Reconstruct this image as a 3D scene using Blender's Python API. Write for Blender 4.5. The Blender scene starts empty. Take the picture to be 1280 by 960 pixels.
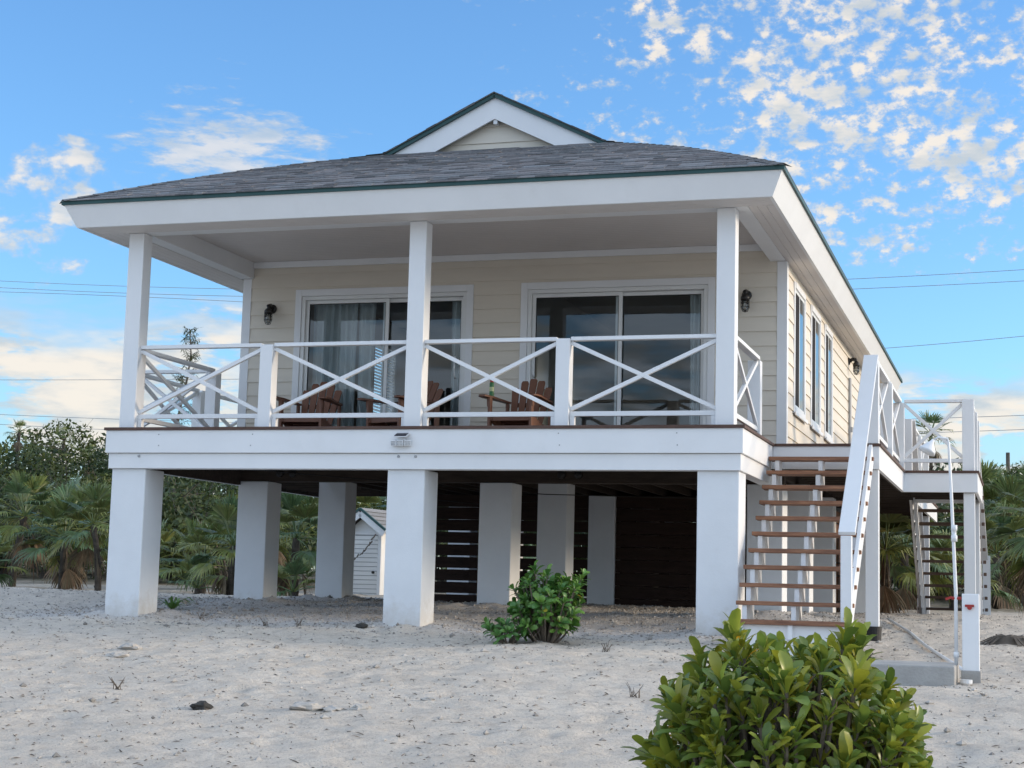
import bpy, math, random
import numpy as np
from mathutils import Vector, Matrix, noise
R = random.Random(11)
S = bpy.context.scene
COL = S.collection
PI = math.pi

# ---------------------------------------------------------------- camera
CP = Vector((9.578, -16.182, -1.661)); yaw, pit, rol = .302, .124, .026
F = Vector((-math.sin(yaw)*math.cos(pit), math.cos(yaw)*math.cos(pit), math.sin(pit)))
RT = Vector((math.cos(yaw), math.sin(yaw), 0)); UP = RT.cross(F)
R2 = RT*math.cos(rol)+UP*math.sin(rol); U2 = -RT*math.sin(rol)+UP*math.cos(rol)
cam = bpy.data.objects.new('camera', bpy.data.cameras.new('camera')); COL.objects.link(cam)
M = Matrix((R2, U2, -F)).transposed().to_4x4(); M.translation = CP
cam.matrix_world = M
cam.data.sensor_width = 36; cam.data.lens = 2068.1*36/1280
cam.data.shift_x = 2.2/1280; cam.data.shift_y = -1.35/1280
cam.data.clip_end = 5000; cam.data.clip_start = .05
S.camera = cam

# ---------------------------------------------------------------- light
SUN_AZ, SUN_EL = math.radians(72), math.radians(13)      # azimuth clockwise from +Y
w = bpy.data.worlds.new('World'); S.world = w; w.use_nodes = True
NT = w.node_tree; NT.nodes.clear()
def nd(t, **k):
    n = NT.nodes.new(t)
    for a, v in k.items(): setattr(n, a, v)
    return n
def mt(op, a, b=None, c=None, clamp=False):
    n = nd('ShaderNodeMath', operation=op, use_clamp=clamp)
    for i, v in enumerate((a, b, c)):
        if v is None: continue
        if isinstance(v, (int, float)): n.inputs[i].default_value = v
        else: NT.links.new(v, n.inputs[i])
    return n.outputs[0]
def sstep(x, lo, hi):
    n = nd('ShaderNodeMapRange', interpolation_type='SMOOTHSTEP')
    NT.links.new(x, n.inputs[0]); n.inputs[1].default_value = lo; n.inputs[2].default_value = hi
    return n.outputs[0]
def wnoise(vec, sc, det, rough=.55, dist=0):
    n = nd('ShaderNodeTexNoise'); NT.links.new(vec, n.inputs['Vector'])
    n.inputs['Scale'].default_value = sc; n.inputs['Detail'].default_value = det
    n.inputs['Roughness'].default_value = rough; n.inputs['Distortion'].default_value = dist
    return n.outputs['Fac']
tc = nd('ShaderNodeTexCoord'); sp = nd('ShaderNodeSeparateXYZ'); NT.links.new(tc.outputs['Generated'], sp.inputs[0])
dx, dy, dz = sp.outputs
az = mt('MULTIPLY', mt('ARCTAN2', dx, dy), 57.2958)
el = mt('MULTIPLY', mt('ARCSINE', dz), 57.2958)
zz = mt('ADD', mt('MAXIMUM', dz, .0), .10)
cb = nd('ShaderNodeCombineXYZ'); NT.links.new(mt('DIVIDE', dx, zz), cb.inputs[0]); NT.links.new(mt('DIVIDE', dy, zz), cb.inputs[1])
P = cb.outputs[0]
cb2 = nd('ShaderNodeCombineXYZ')                                   # stretched sheet for the low cloud banks
NT.links.new(mt('MULTIPLY', az, .06), cb2.inputs[0]); NT.links.new(mt('MULTIPLY', el, .2), cb2.inputs[1])
Q = cb2.outputs[0]
warp = mt('SUBTRACT', wnoise(Q, 2.2, 4), .5)
azw = mt('ADD', az, mt('MULTIPLY', warp, 9)); elw = mt('ADD', el, mt('MULTIPLY', warp, 5))
cb3 = nd('ShaderNodeCombineXYZ')                                   # near isotropic cells for the mackerel cloud
NT.links.new(mt('ADD', mt('MULTIPLY', az, .088), mt('MULTIPLY', el, .03)), cb3.inputs[0]); NT.links.new(mt('SUBTRACT', mt('MULTIPLY', el, .125), mt('MULTIPLY', az, .02)), cb3.inputs[1])
Q3 = cb3.outputs[0]
puff = mt('ADD', mt('MULTIPLY', wnoise(Q3, 14, 7, .60, .0), .70), mt('MULTIPLY', wnoise(Q3, 3.0, 2, .5), .30))
# altocumulus field up and to the right
m1 = mt('MULTIPLY', sstep(azw, -21, -7), sstep(elw, 9.6, 13.5))
thr1 = mt('SUBTRACT', .585, mt('MULTIPLY', m1, .145))
c1 = mt('MULTIPLY', sstep(mt('SUBTRACT', puff, thr1), -.01, .15), sstep(m1, .0, .15))
# wisps above the left eave
def ell(ca, ce, ra, re):
    a = mt('DIVIDE', mt('SUBTRACT', azw, ca), ra); b = mt('DIVIDE', mt('SUBTRACT', elw, ce), re)
    return mt('SUBTRACT', 1.0, mt('SQRT', mt('ADD', mt('MULTIPLY', a, a), mt('MULTIPLY', b, b))))
e2 = ell(-27.3, 14.6, 3.8, 2.1)
soft = wnoise(Q, 14, 7, .62, .2)
c2 = mt('MULTIPLY', sstep(mt('ADD', mt('MULTIPLY', e2, .42), soft), .52, .86), .75)
e2b = ell(-32.9, 12.6, 4.3, 2.4)
puffl = wnoise(Q3, 5.5, 5, .55, .1)
c2b = mt('MULTIPLY', sstep(mt('ADD', mt('MULTIPLY', e2b, .30), puffl), .60, .74), .9)
# low banks
lowl = mt('MULTIPLY', sstep(azw, -23.5, -28), sstep(elw, 9.6, 8.0))
c3 = mt('MULTIPLY', lowl, sstep(wnoise(Q, 4.5, 6, .6), .36, .52))
lowr = mt('MULTIPLY', sstep(azw, -9, -5), sstep(elw, 8.2, 6.3))
c4 = mt('MULTIPLY', lowr, sstep(wnoise(Q, 5.5, 6, .6, .4), .34, .55))
# unseen cloud added behind and beside the viewer to light the scene
away = sstep(mt('ABSOLUTE', mt('ADD', az, 17)), 26, 60)
c5 = mt('MULTIPLY', away, sstep(wnoise(P, 2.2, 5), .42, .56))
hz = mt('MULTIPLY', sstep(el, 8.0, 1.0), .55)
cl = mt('MAXIMUM', mt('MAXIMUM', mt('MAXIMUM', c1, c2), mt('MAXIMUM', c3, c4)), mt('MAXIMUM', hz, c2b))
sky = nd('ShaderNodeTexSky', sky_type='NISHITA', sun_disc=False, sun_elevation=SUN_EL, sun_rotation=SUN_AZ,
         altitude=0, air_density=1.0, dust_density=.6, ozone_density=2.0)
tint = nd('ShaderNodeMix', data_type='RGBA', blend_type='MULTIPLY'); tint.inputs[0].default_value = 1
NT.links.new(sky.outputs[0], tint.inputs[6]); tint.inputs[7].default_value = (.93, 1.33, 1.74, 1)
ccol = nd('ShaderNodeMix', data_type='RGBA')                        # grey cloud bases, cream lit tops
NT.links.new(mt('MULTIPLY', sstep(wnoise(Q, 6, 5), .3, .62), sstep(cl, .15, .9)), ccol.inputs[0])
ccol.inputs[6].default_value = (3.4, 3.75, 4.0, 1); ccol.inputs[7].default_value = (5.7, 5.2, 4.55, 1)
mx = nd('ShaderNodeMix', data_type='RGBA')
NT.links.new(mt('MULTIPLY', cl, .93), mx.inputs[0]); NT.links.new(tint.outputs[2], mx.inputs[6]); NT.links.new(ccol.outputs[2], mx.inputs[7])
mx2 = nd('ShaderNodeMix', data_type='RGBA')                        # out-of-view cloud brightened as extra light on the house front
NT.links.new(mt('MULTIPLY', c5, .9), mx2.inputs[0]); NT.links.new(mx.outputs[2], mx2.inputs[6]); mx2.inputs[7].default_value = (8.6, 9.9, 11.6, 1)
bg = nd('ShaderNodeBackground'); bg.inputs[1].default_value = .10
NT.links.new(mx2.outputs[2], bg.inputs[0])
wo = nd('ShaderNodeOutputWorld'); NT.links.new(bg.outputs[0], wo.inputs[0])

sl = bpy.data.lights.new('sun', 'SUN'); sl.energy = 1.7; sl.angle = math.radians(12); sl.color = (1, .80, .58)
so = bpy.data.objects.new('sun', sl); COL.objects.link(so)
sd = Vector((math.sin(SUN_AZ)*math.cos(SUN_EL), math.cos(SUN_AZ)*math.cos(SUN_EL), math.sin(SUN_EL)))
so.rotation_euler = sd.to_track_quat('Z', 'Y').to_euler(); so.location = (30, 10, 20)
vs = S.view_settings; vs.view_transform = 'Standard'; vs.look = 'None'; vs.gamma = 1; vs.exposure = 0.78; vs.use_curve_mapping = False
S.cycles.max_bounces = 8; S.cycles.transparent_max_bounces = 16

# ---------------------------------------------------------------- materials
def material(name, col, rough=.7, var=.12, vscale=3.0, bump=.0, bscale=40, stretch=(1,1,1), spec=.4, tintattr=False,
             col2=None, bdist=.01, transl=0, grime=None):
    m = bpy.data.materials.new(name); m.use_nodes = True
    nt = m.node_tree; b = nt.nodes['Principled BSDF']; L = nt.links.new
    b.inputs['Roughness'].default_value = rough; b.inputs['Specular IOR Level'].default_value = spec
    t = nt.nodes.new('ShaderNodeTexCoord'); mp = nt.nodes.new('ShaderNodeMapping'); mp.inputs['Scale'].default_value = stretch
    L(t.outputs['Object'], mp.inputs[0])
    n = nt.nodes.new('ShaderNodeTexNoise'); n.inputs['Scale'].default_value = vscale; n.inputs['Detail'].default_value = 6; n.inputs['Roughness'].default_value = .62
    L(mp.outputs[0], n.inputs['Vector'])
    r = nt.nodes.new('ShaderNodeMapRange'); r.inputs[1].default_value = .32; r.inputs[2].default_value = .68
    L(n.outputs['Fac'], r.inputs[0])
    x = nt.nodes.new('ShaderNodeMix'); x.data_type = 'RGBA'; L(r.outputs[0], x.inputs[0])
    c2 = col2 or tuple(c*(1-var) for c in col)
    x.inputs[6].default_value = (*col, 1); x.inputs[7].default_value = (*c2, 1)
    out = x.outputs[2]
    if grime:                                                       # dark rain and sand stains of their own shape
        n3 = nt.nodes.new('ShaderNodeTexNoise'); n3.inputs['Scale'].default_value = 2.3; n3.inputs['Detail'].default_value = 9; n3.inputs['Roughness'].default_value = .72
        L(mp.outputs[0], n3.inputs['Vector'])
        r3 = nt.nodes.new('ShaderNodeMapRange'); r3.inputs[1].default_value = .56; r3.inputs[2].default_value = .78; r3.inputs[4].default_value = grime
        L(n3.outputs['Fac'], r3.inputs[0])
        x3 = nt.nodes.new('ShaderNodeMix'); x3.data_type = 'RGBA'; L(r3.outputs[0], x3.inputs[0]); L(out, x3.inputs[6])
        x3.inputs[7].default_value = (col[0]*.55, col[1]*.5, col[2]*.42, 1); out = x3.outputs[2]
    if tintattr:
        a = nt.nodes.new('ShaderNodeAttribute'); a.attribute_name = 'tint'
        y = nt.nodes.new('ShaderNodeMix'); y.data_type = 'RGBA'; y.blend_type = 'MULTIPLY'; y.inputs[0].default_value = 1
        L(out, y.inputs[6]); L(a.outputs['Color'], y.inputs[7]); out = y.outputs[2]
    L(out, b.inputs['Base Color'])
    if bump:
        n2 = nt.nodes.new('ShaderNodeTexNoise'); n2.inputs['Scale'].default_value = bscale; n2.inputs['Detail'].default_value = 5
        L(mp.outputs[0], n2.inputs['Vector'])
        bp = nt.nodes.new('ShaderNodeBump'); bp.inputs['Strength'].default_value = bump; bp.inputs['Distance'].default_value = bdist
        L(n2.outputs['Fac'], bp.inputs['Height']); L(bp.outputs[0], b.inputs['Normal'])
    if transl:
        tr = nt.nodes.new('ShaderNodeBsdfTranslucent'); L(out, tr.inputs[0])
        ms = nt.nodes.new('ShaderNodeMixShader'); ms.inputs[0].default_value = transl
        o = nt.nodes['Material Output']; L(b.outputs[0], ms.inputs[1]); L(tr.outputs[0], ms.inputs[2]); L(ms.outputs[0], o.inputs[0])
    return m
def splash(m):
    nt = m.node_tree; b = nt.nodes['Principled BSDF']; L = nt.links.new; src = b.inputs['Base Color'].links[0].from_socket
    g = nt.nodes.new('ShaderNodeNewGeometry'); sp_ = nt.nodes.new('ShaderNodeSeparateXYZ'); L(g.outputs['Position'], sp_.inputs[0])
    n = nt.nodes.new('ShaderNodeTexNoise'); n.inputs['Scale'].default_value = 7; n.inputs['Detail'].default_value = 8; n.inputs['Roughness'].default_value = .7; L(g.outputs['Position'], n.inputs['Vector'])
    a = nt.nodes.new('ShaderNodeMath'); a.operation = 'MULTIPLY_ADD'; L(n.outputs['Fac'], a.inputs[0]); a.inputs[1].default_value = -.75; L(sp_.outputs[2], a.inputs[2])
    r = nt.nodes.new('ShaderNodeMapRange'); L(a.outputs[0], r.inputs[0]); r.inputs[1].default_value = -2.18; r.inputs[2].default_value = -2.48; r.inputs[4].default_value = .55
    x = nt.nodes.new('ShaderNodeMix'); x.data_type = 'RGBA'; L(r.outputs[0], x.inputs[0]); L(src, x.inputs[6]); x.inputs[7].default_value = (.46,.41,.34,1); L(x.outputs[2], b.inputs['Base Color'])
    return m
PAINT = material('white_paint', (.76,.77,.78), .45, .06, 1.3, .06, 30, grime=.10)
STUC = material('white_stucco', (.74,.76,.78), .85, .08, 1.6, .35, 60, bdist=.004, grime=.16)
splash(STUC)
SIDE = material('cream_siding', (.69,.63,.535), .6, .07, 1.2, .18, 22, (1,1,7), bdist=.004, grime=.08)
SIDEW = material('white_siding', (.82,.83,.83), .6, .05, 2, .1, 30, grime=.08)
CEIL = material('beadboard_white', (.66,.63,.61), .6, .06, 1.5, .05, 30)
DECK = material('deck_wood', (.115,.062,.045), .6, .45, 6, .4, 12, (1,8,8), grime=.3)
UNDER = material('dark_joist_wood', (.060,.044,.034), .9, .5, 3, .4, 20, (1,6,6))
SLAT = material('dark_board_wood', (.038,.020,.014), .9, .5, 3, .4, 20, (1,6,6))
TREAD = material('tread_wood', (.34,.165,.088), .55, .45, 4, .4, 14, (1,9,9), col2=(.15,.068,.04))
CHAIR = material('brown_chair_plastic', (.19,.088,.056), .5, .2, 5, .05, 40)
SHING = material('asphalt_shingle', (.205,.205,.208), .95, .35, 30, .9, 220, tintattr=True, bdist=.004)
TEAL = material('teal_drip_edge', (.022,.078,.078), .5, .3, 4)
BLACK = material('black_metal', (.02,.018,.017), .45, .2, 6)
GREYM = material('grey_conduit', (.36,.37,.38), .4, .1, 6)
PVC = material('white_pvc', (.72,.73,.74), .35, .05, 5)
RED = material('red_plastic', (.38,.03,.025), .4, .2, 8)
GREENL = material('green_label', (.03,.16,.05), .4, .2, 30)
CONC = material('concrete', (.40,.39,.37), .9, .25, 4, .6, 45, grime=.35)
ROCKD = material('dark_rock', (.05,.047,.042), .9, .4, 9, .9, 30)
ROCKL = material('pale_limestone', (.47,.44,.40), .95, .25, 9, .9, 30)
BARK = material('grey_bark', (.14,.12,.10), .95, .5, 6, 1.0, 18, (1,1,.4))
PALMBARK = material('palm_bark', (.10,.085,.07), .95, .5, 5, 1.0, 25, (1,1,3))
LEAFP = material('palm_leaf', (.14,.205,.08), .38, .3, 5, tintattr=True, transl=.22, spec=.5)
LEAFD = material('dead_palm_leaf', (.19,.145,.095), .8, .4, 5, tintattr=True, transl=.1)
LEAFS = material('scrub_leaf', (.065,.095,.035), .6, .35, .6, tintattr=True, transl=.2)
LEAFB = material('glossy_leaf', (.24,.30,.05), .36, .25, 9, .1, 30, tintattr=True, transl=.3, spec=.5)
LEAFG = material('bright_leaf', (.12,.25,.05), .42, .25, 9, tintattr=True, transl=.22, spec=.5)
TWIG = material('dry_twig', (.17,.14,.11), .9, .5, 30)
CURT = material('sheer_curtain', (.78,.83,.83), .9, .08, 6, transl=.35)
ROOM = material('room_paint', (.34,.34,.33), .9, .1, 1)
ROOMF = material('room_floor', (.10,.075,.06), .6, .3, 3)
FRAME = material('white_vinyl', (.72,.73,.72), .35, .04, 3)
SEAL = material('dark_gasket', (.02,.022,.024), .5, .1, 3)
SOLAR = material('solar_cell', (.012,.014,.03), .15, .2, 60, spec=.8)
SCREEN = material('added_dark_screen', (.035,.034,.036), .95, .1, 20, spec=.1)
RUBBER = material('black_bucket_plastic', (.018,.018,.018), .55, .3, 12, .3, 30)
def emis(name, col, s):
    m = bpy.data.materials.new(name); m.use_nodes = True; b = m.node_tree.nodes['Principled BSDF']
    b.inputs['Base Color'].default_value = (*col,1); b.inputs['Emission Color'].default_value = (*col,1); b.inputs['Emission Strength'].default_value = s
    return m
LOUV = material('shutter_white', (.8,.8,.78), .5, .03, 3, transl=.3)
def glassmat(name, tintc, ior, through):
    m = bpy.data.materials.new(name); m.use_nodes = True; nt = m.node_tree; nt.nodes.clear(); L = nt.links.new
    tr = nt.nodes.new('ShaderNodeBsdfTransparent'); tr.inputs[0].default_value = (*tintc, 1)
    gl = nt.nodes.new('ShaderNodeBsdfGlossy'); gl.inputs['Roughness'].default_value = .0; gl.inputs[0].default_value = (.92,.97,1,1)
    n = nt.nodes.new('ShaderNodeTexNoise'); n.inputs['Scale'].default_value = 1.1; tcx = nt.nodes.new('ShaderNodeTexCoord'); L(tcx.outputs['Object'], n.inputs['Vector'])
    bp = nt.nodes.new('ShaderNodeBump'); bp.inputs['Strength'].default_value = .25; bp.inputs['Distance'].default_value = .004; L(n.outputs['Fac'], bp.inputs['Height']); L(bp.outputs[0], gl.inputs['Normal'])
    fr = nt.nodes.new('ShaderNodeFresnel'); fr.inputs[0].default_value = ior
    ms = nt.nodes.new('ShaderNodeMixShader'); o = nt.nodes.new('ShaderNodeOutputMaterial')
    L(fr.outputs[0], ms.inputs[0]); L(tr.outputs[0], ms.inputs[1]); L(gl.outputs[0], ms.inputs[2]); L(ms.outputs[0], o.inputs[0])
    return m
GLASS = glassmat('window_glass', (.84,.90,.92), 1.62, 1)
JAR = glassmat('lamp_jar_glass', (.8,.8,.78), 1.6, 1)

# sand
def sandmat():
    m = bpy.data.materials.new('sand'); m.use_nodes = True; nt = m.node_tree; b = nt.nodes['Principled BSDF']; L = nt.links.new
    b.inputs['Roughness'].default_value = .95; b.inputs['Specular IOR Level'].default_value = .15
    g = nt.nodes.new('ShaderNodeNewGeometry'); pos = g.outputs['Position']
    def ns(sc, det=5, ro=.6):
        n = nt.nodes.new('ShaderNodeTexNoise'); n.inputs['Scale'].default_value = sc; n.inputs['Detail'].default_value = det; n.inputs['Roughness'].default_value = ro
        L(pos, n.inputs['Vector']); return n.outputs['Fac']
    def mr(x, a, c, lo=0, hi=1):
        n = nt.nodes.new('ShaderNodeMapRange'); L(x, n.inputs[0]); n.inputs[1].default_value = a; n.inputs[2].default_value = c; n.inputs[3].default_value = lo; n.inputs[4].default_value = hi; return n.outputs[0]
    def ma(op, a, c):
        n = nt.nodes.new('ShaderNodeMath'); n.operation = op
        for i, v in enumerate((a, c)):
            if isinstance(v, (int, float)): n.inputs[i].default_value = v
            else: L(v, n.inputs[i])
        return n.outputs[0]
    def mix(f, a, c):
        n = nt.nodes.new('ShaderNodeMix'); n.data_type = 'RGBA'; L(f, n.inputs[0])
        for i, v in ((6, a), (7, c)):
            if isinstance(v, tuple): n.inputs[i].default_value = (*v, 1)
            else: L(v, n.inputs[i])
        return n.outputs[2]
    c = mix(mr(ns(.9, 6), .35, .65), (.72,.65,.56), (.63,.565,.485))
    c = mix(mr(ns(7, 7, .7), .47, .72), c, (.49,.435,.375))
    sep = nt.nodes.new('ShaderNodeSeparateXYZ'); L(pos, sep.inputs[0])
    gy = ma('ADD', sep.outputs[1], ma('MULTIPLY', ma('SUBTRACT', ns(.8, 4), .5), 1.6))
    grav = ma('MULTIPLY', mr(gy, -.5, .1), ma('MULTIPLY', mr(sep.outputs[0], -1.8, -.6), mr(sep.outputs[0], 8.2, 7.2)))
    c = mix(grav, c, mix(mr(ns(16, 6, .8), .35, .65), (.66,.63,.60), (.53,.505,.48)))
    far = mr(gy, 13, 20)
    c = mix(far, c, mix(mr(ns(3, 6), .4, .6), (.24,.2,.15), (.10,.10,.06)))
    c = mix(mr(ns(55, 4, .7), .57, .68, 0, .7), c, (.22,.19,.16))
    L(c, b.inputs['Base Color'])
    h = ma('ADD', ma('MULTIPLY', ns(5, 8, .65), 1.0), ma('MULTIPLY', ns(45, 5, .7), .28))
    bp = nt.nodes.new('ShaderNodeBump'); bp.inputs['Strength'].default_value = .8; bp.inputs['Distance'].default_value = .12
    L(h, bp.inputs['Height']); L(bp.outputs[0], b.inputs['Normal'])
    return m
SAND = sandmat()
def seamat():
    m = material('sea_water', (.02,.07,.09), .12, .3, .05, .5, .6, spec=.5, bdist=.2); return m
SEA = seamat()

# ---------------------------------------------------------------- mesh builder
class MB:
    def __init__(s): s.v = []; s.f = []; s.t = []; s.m = []; s.smooth = False
    def face(s, pts, tint=(1,1,1), mi=0):
        i = len(s.v); s.v += [tuple(p) for p in pts]; s.f.append(tuple(range(i, i+len(pts)))); s.t.append(tint); s.m.append(mi)
    def poly(s, vs, fs, tint=(1,1,1), mi=0):
        i = len(s.v); s.v += [tuple(p) for p in vs]
        for f in fs: s.f.append(tuple(i+k for k in f)); s.t.append(tint); s.m.append(mi)
    def box(s, x0, x1, y0, y1, z0, z1, tint=(1,1,1), mi=0):
        v = [(x,y,z) for z in (z0,z1) for x,y in ((x0,y0),(x1,y0),(x1,y1),(x0,y1))]
        s.poly(v, [(0,3,2,1),(4,5,6,7),(0,1,5,4),(1,2,6,5),(2,3,7,6),(3,0,4,7)], tint, mi)
    def bar(s, a, b, wd, ht, up=(0,0,1), tint=(1,1,1), mi=0):      # beam from a to b, wd across, ht along up
        a = Vector(a); b = Vector(b); d = (b-a).normalized(); u = Vector(up); sx = d.cross(u).normalized(); u = sx.cross(d)
        v = [p+sx*(i*wd/2)+u*(j*ht/2) for p in (a,b) for i,j in ((-1,-1),(1,-1),(1,1),(-1,1))]
        s.poly(v, [(0,1,2,3),(7,6,5,4),(0,4,5,1),(1,5,6,2),(2,6,7,3),(3,7,4,0)], tint, mi)
    def tube(s, pts, rad, n=8, tint=(1,1,1), cap=True, mi=0):
        pts = [Vector(p) for p in pts]; rs = rad if isinstance(rad, (list,tuple)) else [rad]*len(pts)
        vs = []; 
        for i, p in enumerate(pts):
            d = (pts[min(i+1,len(pts)-1)]-pts[max(i-1,0)]).normalized()
            a = d.cross(Vector((0,0,1)) if abs(d.z)<.95 else Vector((1,0,0))).normalized(); b = d.cross(a)
            for k in range(n):
                t = 2*PI*k/n; vs.append(p+(a*math.cos(t)+b*math.sin(t))*rs[i])
        fs = [(i*n+k, i*n+(k+1)%n, (i+1)*n+(k+1)%n, (i+1)*n+k) for i in range(len(pts)-1) for k in range(n)]
        if cap: fs += [tuple(range(n))[::-1], tuple((len(pts)-1)*n+k for k in range(n))]
        s.poly(vs, fs, tint, mi)
    def lathe(s, c, prof, n=14, axis=(0,0,1), tint=(1,1,1), mi=0):
        q = Vector((0,0,1)).rotation_difference(Vector(axis).normalized()); c = Vector(c); vs = []
        for r, z in prof:
            for k in range(n):
                t = 2*PI*k/n; vs.append(c+q@Vector((r*math.cos(t), r*math.sin(t), z)))
        fs = [(i*n+k, i*n+(k+1)%n, (i+1)*n+(k+1)%n, (i+1)*n+k) for i in range(len(prof)-1) for k in range(n)]
        fs += [tuple(range(n))[::-1], tuple((len(prof)-1)*n+k for k in range(n))]
        s.poly(vs, fs, tint, mi)
    def mesh(s, name, mats):
        me = bpy.data.meshes.new(name); me.from_pydata(s.v, [], s.f)
        for m in (mats if isinstance(mats, (list,tuple)) else [mats]): me.materials.append(m)
        a = me.attributes.new('tint', 'FLOAT_COLOR', 'FACE'); arr = np.ones((len(s.f),4), 'f'); arr[:,:3] = np.array(s.t, 'f').reshape(-1,3); a.data.foreach_set('color', arr.ravel())
        me.polygons.foreach_set('material_index', s.m)
        if s.smooth: me.polygons.foreach_set('use_smooth', [True]*len(s.f))
        me.update(); return me
    def build(s, name, mats, parent=None, bevel=0, loc=None):
        o = bpy.data.objects.new(name, s.mesh(name, mats)); COL.objects.link(o)
        if parent: o.parent = parent
        if loc: o.location = loc
        if bevel:
            md = o.modifiers.new('bevel', 'BEVEL'); md.width = bevel; md.segments = 2; md.limit_method = 'ANGLE'; md.angle_limit = math.radians(40)
        return o
def tag(o, label=None, cat=None, group=None, kind=None):
    if label: o['label'] = label
    if cat: o['category'] = cat
    if group: o['group'] = group
    if kind: o['kind'] = kind
    return o
def thing(name, label, cat, loc=(0,0,0), rz=0, group=None):
    o = bpy.data.objects.new(name, None); COL.objects.link(o); o.location = loc; o.rotation_euler = (0,0,rz); o.empty_display_size = .2
    return tag(o, label, cat, group)
def copy_tree(o, parent=None):
    c = o.copy(); COL.objects.link(c)
    if parent: c.parent = parent
    for ch in list(o.children): copy_tree(ch, c)
    return c
def one(f, name, mats, parent=None, bevel=0, loc=None):
    b = MB(); f(b); return b.build(name, mats, parent, bevel, loc)
def B(name, mats, parent, *boxes, bevel=.006):
    b = MB()
    for x in boxes: b.box(*x)
    return b.build(name, mats, parent, bevel)

# ---------------------------------------------------------------- ground
PY = [-300,-60,-30,-16,-7,-3,0,3,8,12,20,30,60,200,900]
PZ = [-16,-5.2,-4.1,-3.26,-2.57,-2.30,-2.09,-1.90,-1.88,-1.93,-1.75,-1.55,-.9,-.4,-.4]
def ss(t): t = max(0, min(1, t)); return t*t*(3-2*t)
def gbase(x, y):
    z = float(np.interp(y, PY, PZ))
    z -= .16*ss((x-6.6)/1.6)*ss((y+4)/3)*ss((6.5-y)/4)
    z += .05*ss((-1.5-x)/4)*ss((6-abs(y-2))/6)
    return z
FR = random.Random(17)
FEET = []
for (xa, ya, xb, yb) in ((1.5,-9.5,6.2,-1.4), (6.6,-9,7.7,-1.6), (-3,-4.5,6.5,-2.6), (7.4,-3.5,9.2,-2.8)):
    n_ = int(math.hypot(xb-xa, yb-ya)/.36)
    for i in range(n_):
        f = i/n_; sd_ = .10 if i % 2 else -.10; dl = math.hypot(xb-xa, yb-ya); FEET.append((xa+(xb-xa)*f-(yb-ya)/dl*sd_+FR.uniform(-.05,.05), ya+(yb-ya)*f+(xb-xa)/dl*sd_+FR.uniform(-.05,.05), (xb-xa)/dl, (yb-ya)/dl))
FG = {}
for q in FEET: 
    for ix in (-1,0,1):
        for iy in (-1,0,1): FG.setdefault((int(q[0]//.5)+ix, int(q[1]//.5)+iy), []).append(q)
def feet(x, y):
    d = 0
    for fx, fy, ux, uy in FG.get((int(x//.5), int(y//.5)), ()):
        a = (x-fx)*ux+(y-fy)*uy; c = -(x-fx)*uy+(y-fy)*ux; r = math.hypot(a/.16, c/.085)
        if r < 1: d -= .028*(1-r*r)
        elif r < 1.5: d += .010*(1-abs(r-1.25)*4)
    return d
def gz(x, y):
    z = gbase(x, y)
    a = 1 if abs(x) < 40 and -20 < y < 60 else 0
    if a:
        z += feet(x, y)
        z += .045*noise.noise(Vector((x*.45, y*.45, 1.3))) + .022*noise.noise(Vector((x*1.7, y*1.7, 4))) + .022*noise.noise(Vector((x*4.3, y*4.3, 7)))
        nb = noise.noise(Vector((x*9, y*9, 2))); z += .013*nb*(.4+abs(noise.noise(Vector((x*.8, y*.8, 12))))*2)+.009*noise.noise(Vector((x*19, y*19, 5)))
        for px_ in (.155, 3.42, 6.71):
            for py_ in (.21, 3.31, 5.86):
                q = max(abs(x-px_), abs(y-py_))
                if q < .75: z += .065*ss((.75-q)/.5)*(.45+1.1*abs(noise.noise(Vector((x*3, y*3, 20)))))
    return z
def coords(segs):
    out = []
    for a, b, st in segs: out += list(np.arange(a, b, st))
    return out+[segs[-1][1]]
gx = coords([(-900,-100,200),(-100,-20,8),(-20,-6,.3),(-6,11,.065),(11,20,.4),(20,100,8),(100,900,200)])
gyv = coords([(-300,-60,60),(-60,-18,4),(-18,-9.5,.25),(-9.5,4,.06),(4,14,.12),(14,36,.6),(36,100,6),(100,900,100)])
nx, ny = len(gx), len(gyv)
verts = [(x, y, gz(x, y)) for y in gyv for x in gx]
faces = [(j*nx+i, j*nx+i+1, (j+1)*nx+i+1, (j+1)*nx+i) for j in range(ny-1) for i in range(nx-1)]
me = bpy.data.meshes.new('ground'); me.from_pydata(verts, [], faces); me.materials.append(SAND)
me.polygons.foreach_set('use_smooth', [True]*len(faces)); me.update()
ground = bpy.data.objects.new('ground', me); COL.objects.link(ground); tag(ground, kind='structure')
sea = MB(); sea.face([(-900,-900,-4.35),(900,-900,-4.35),(900,-31,-4.35),(-900,-31,-4.35)])
tag(sea.build('sea', SEA), kind='structure')

# ---------------------------------------------------------------- house
H = thing('beach_house', 'cream beach house raised on white piers with a railed porch and grey roof', 'house', (3.4, 2.8, gz(3.4,2.8)))
HL = Vector(H.location)
class HP:                                                          # parts are modelled in world space, offset to the house origin
    pass
def hb(b, name, mats, parent=None, bevel=0):
    o = b.build(name, mats, parent or H, bevel)
    if not parent: o.location = -HL
    return o
def hB(name, mats, *boxes, parent=None, bevel=.006):
    b = MB()
    for x in boxes: b.box(*x)
    return hb(b, name, mats, parent, bevel)
WD = .19; XL, XM, XR = 0.0, 3.372, 6.671; PWD = .417; WX0, WX1, WY = .065, 6.983, 2.8; BACK = 15.4
ZB = 2.205
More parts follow.
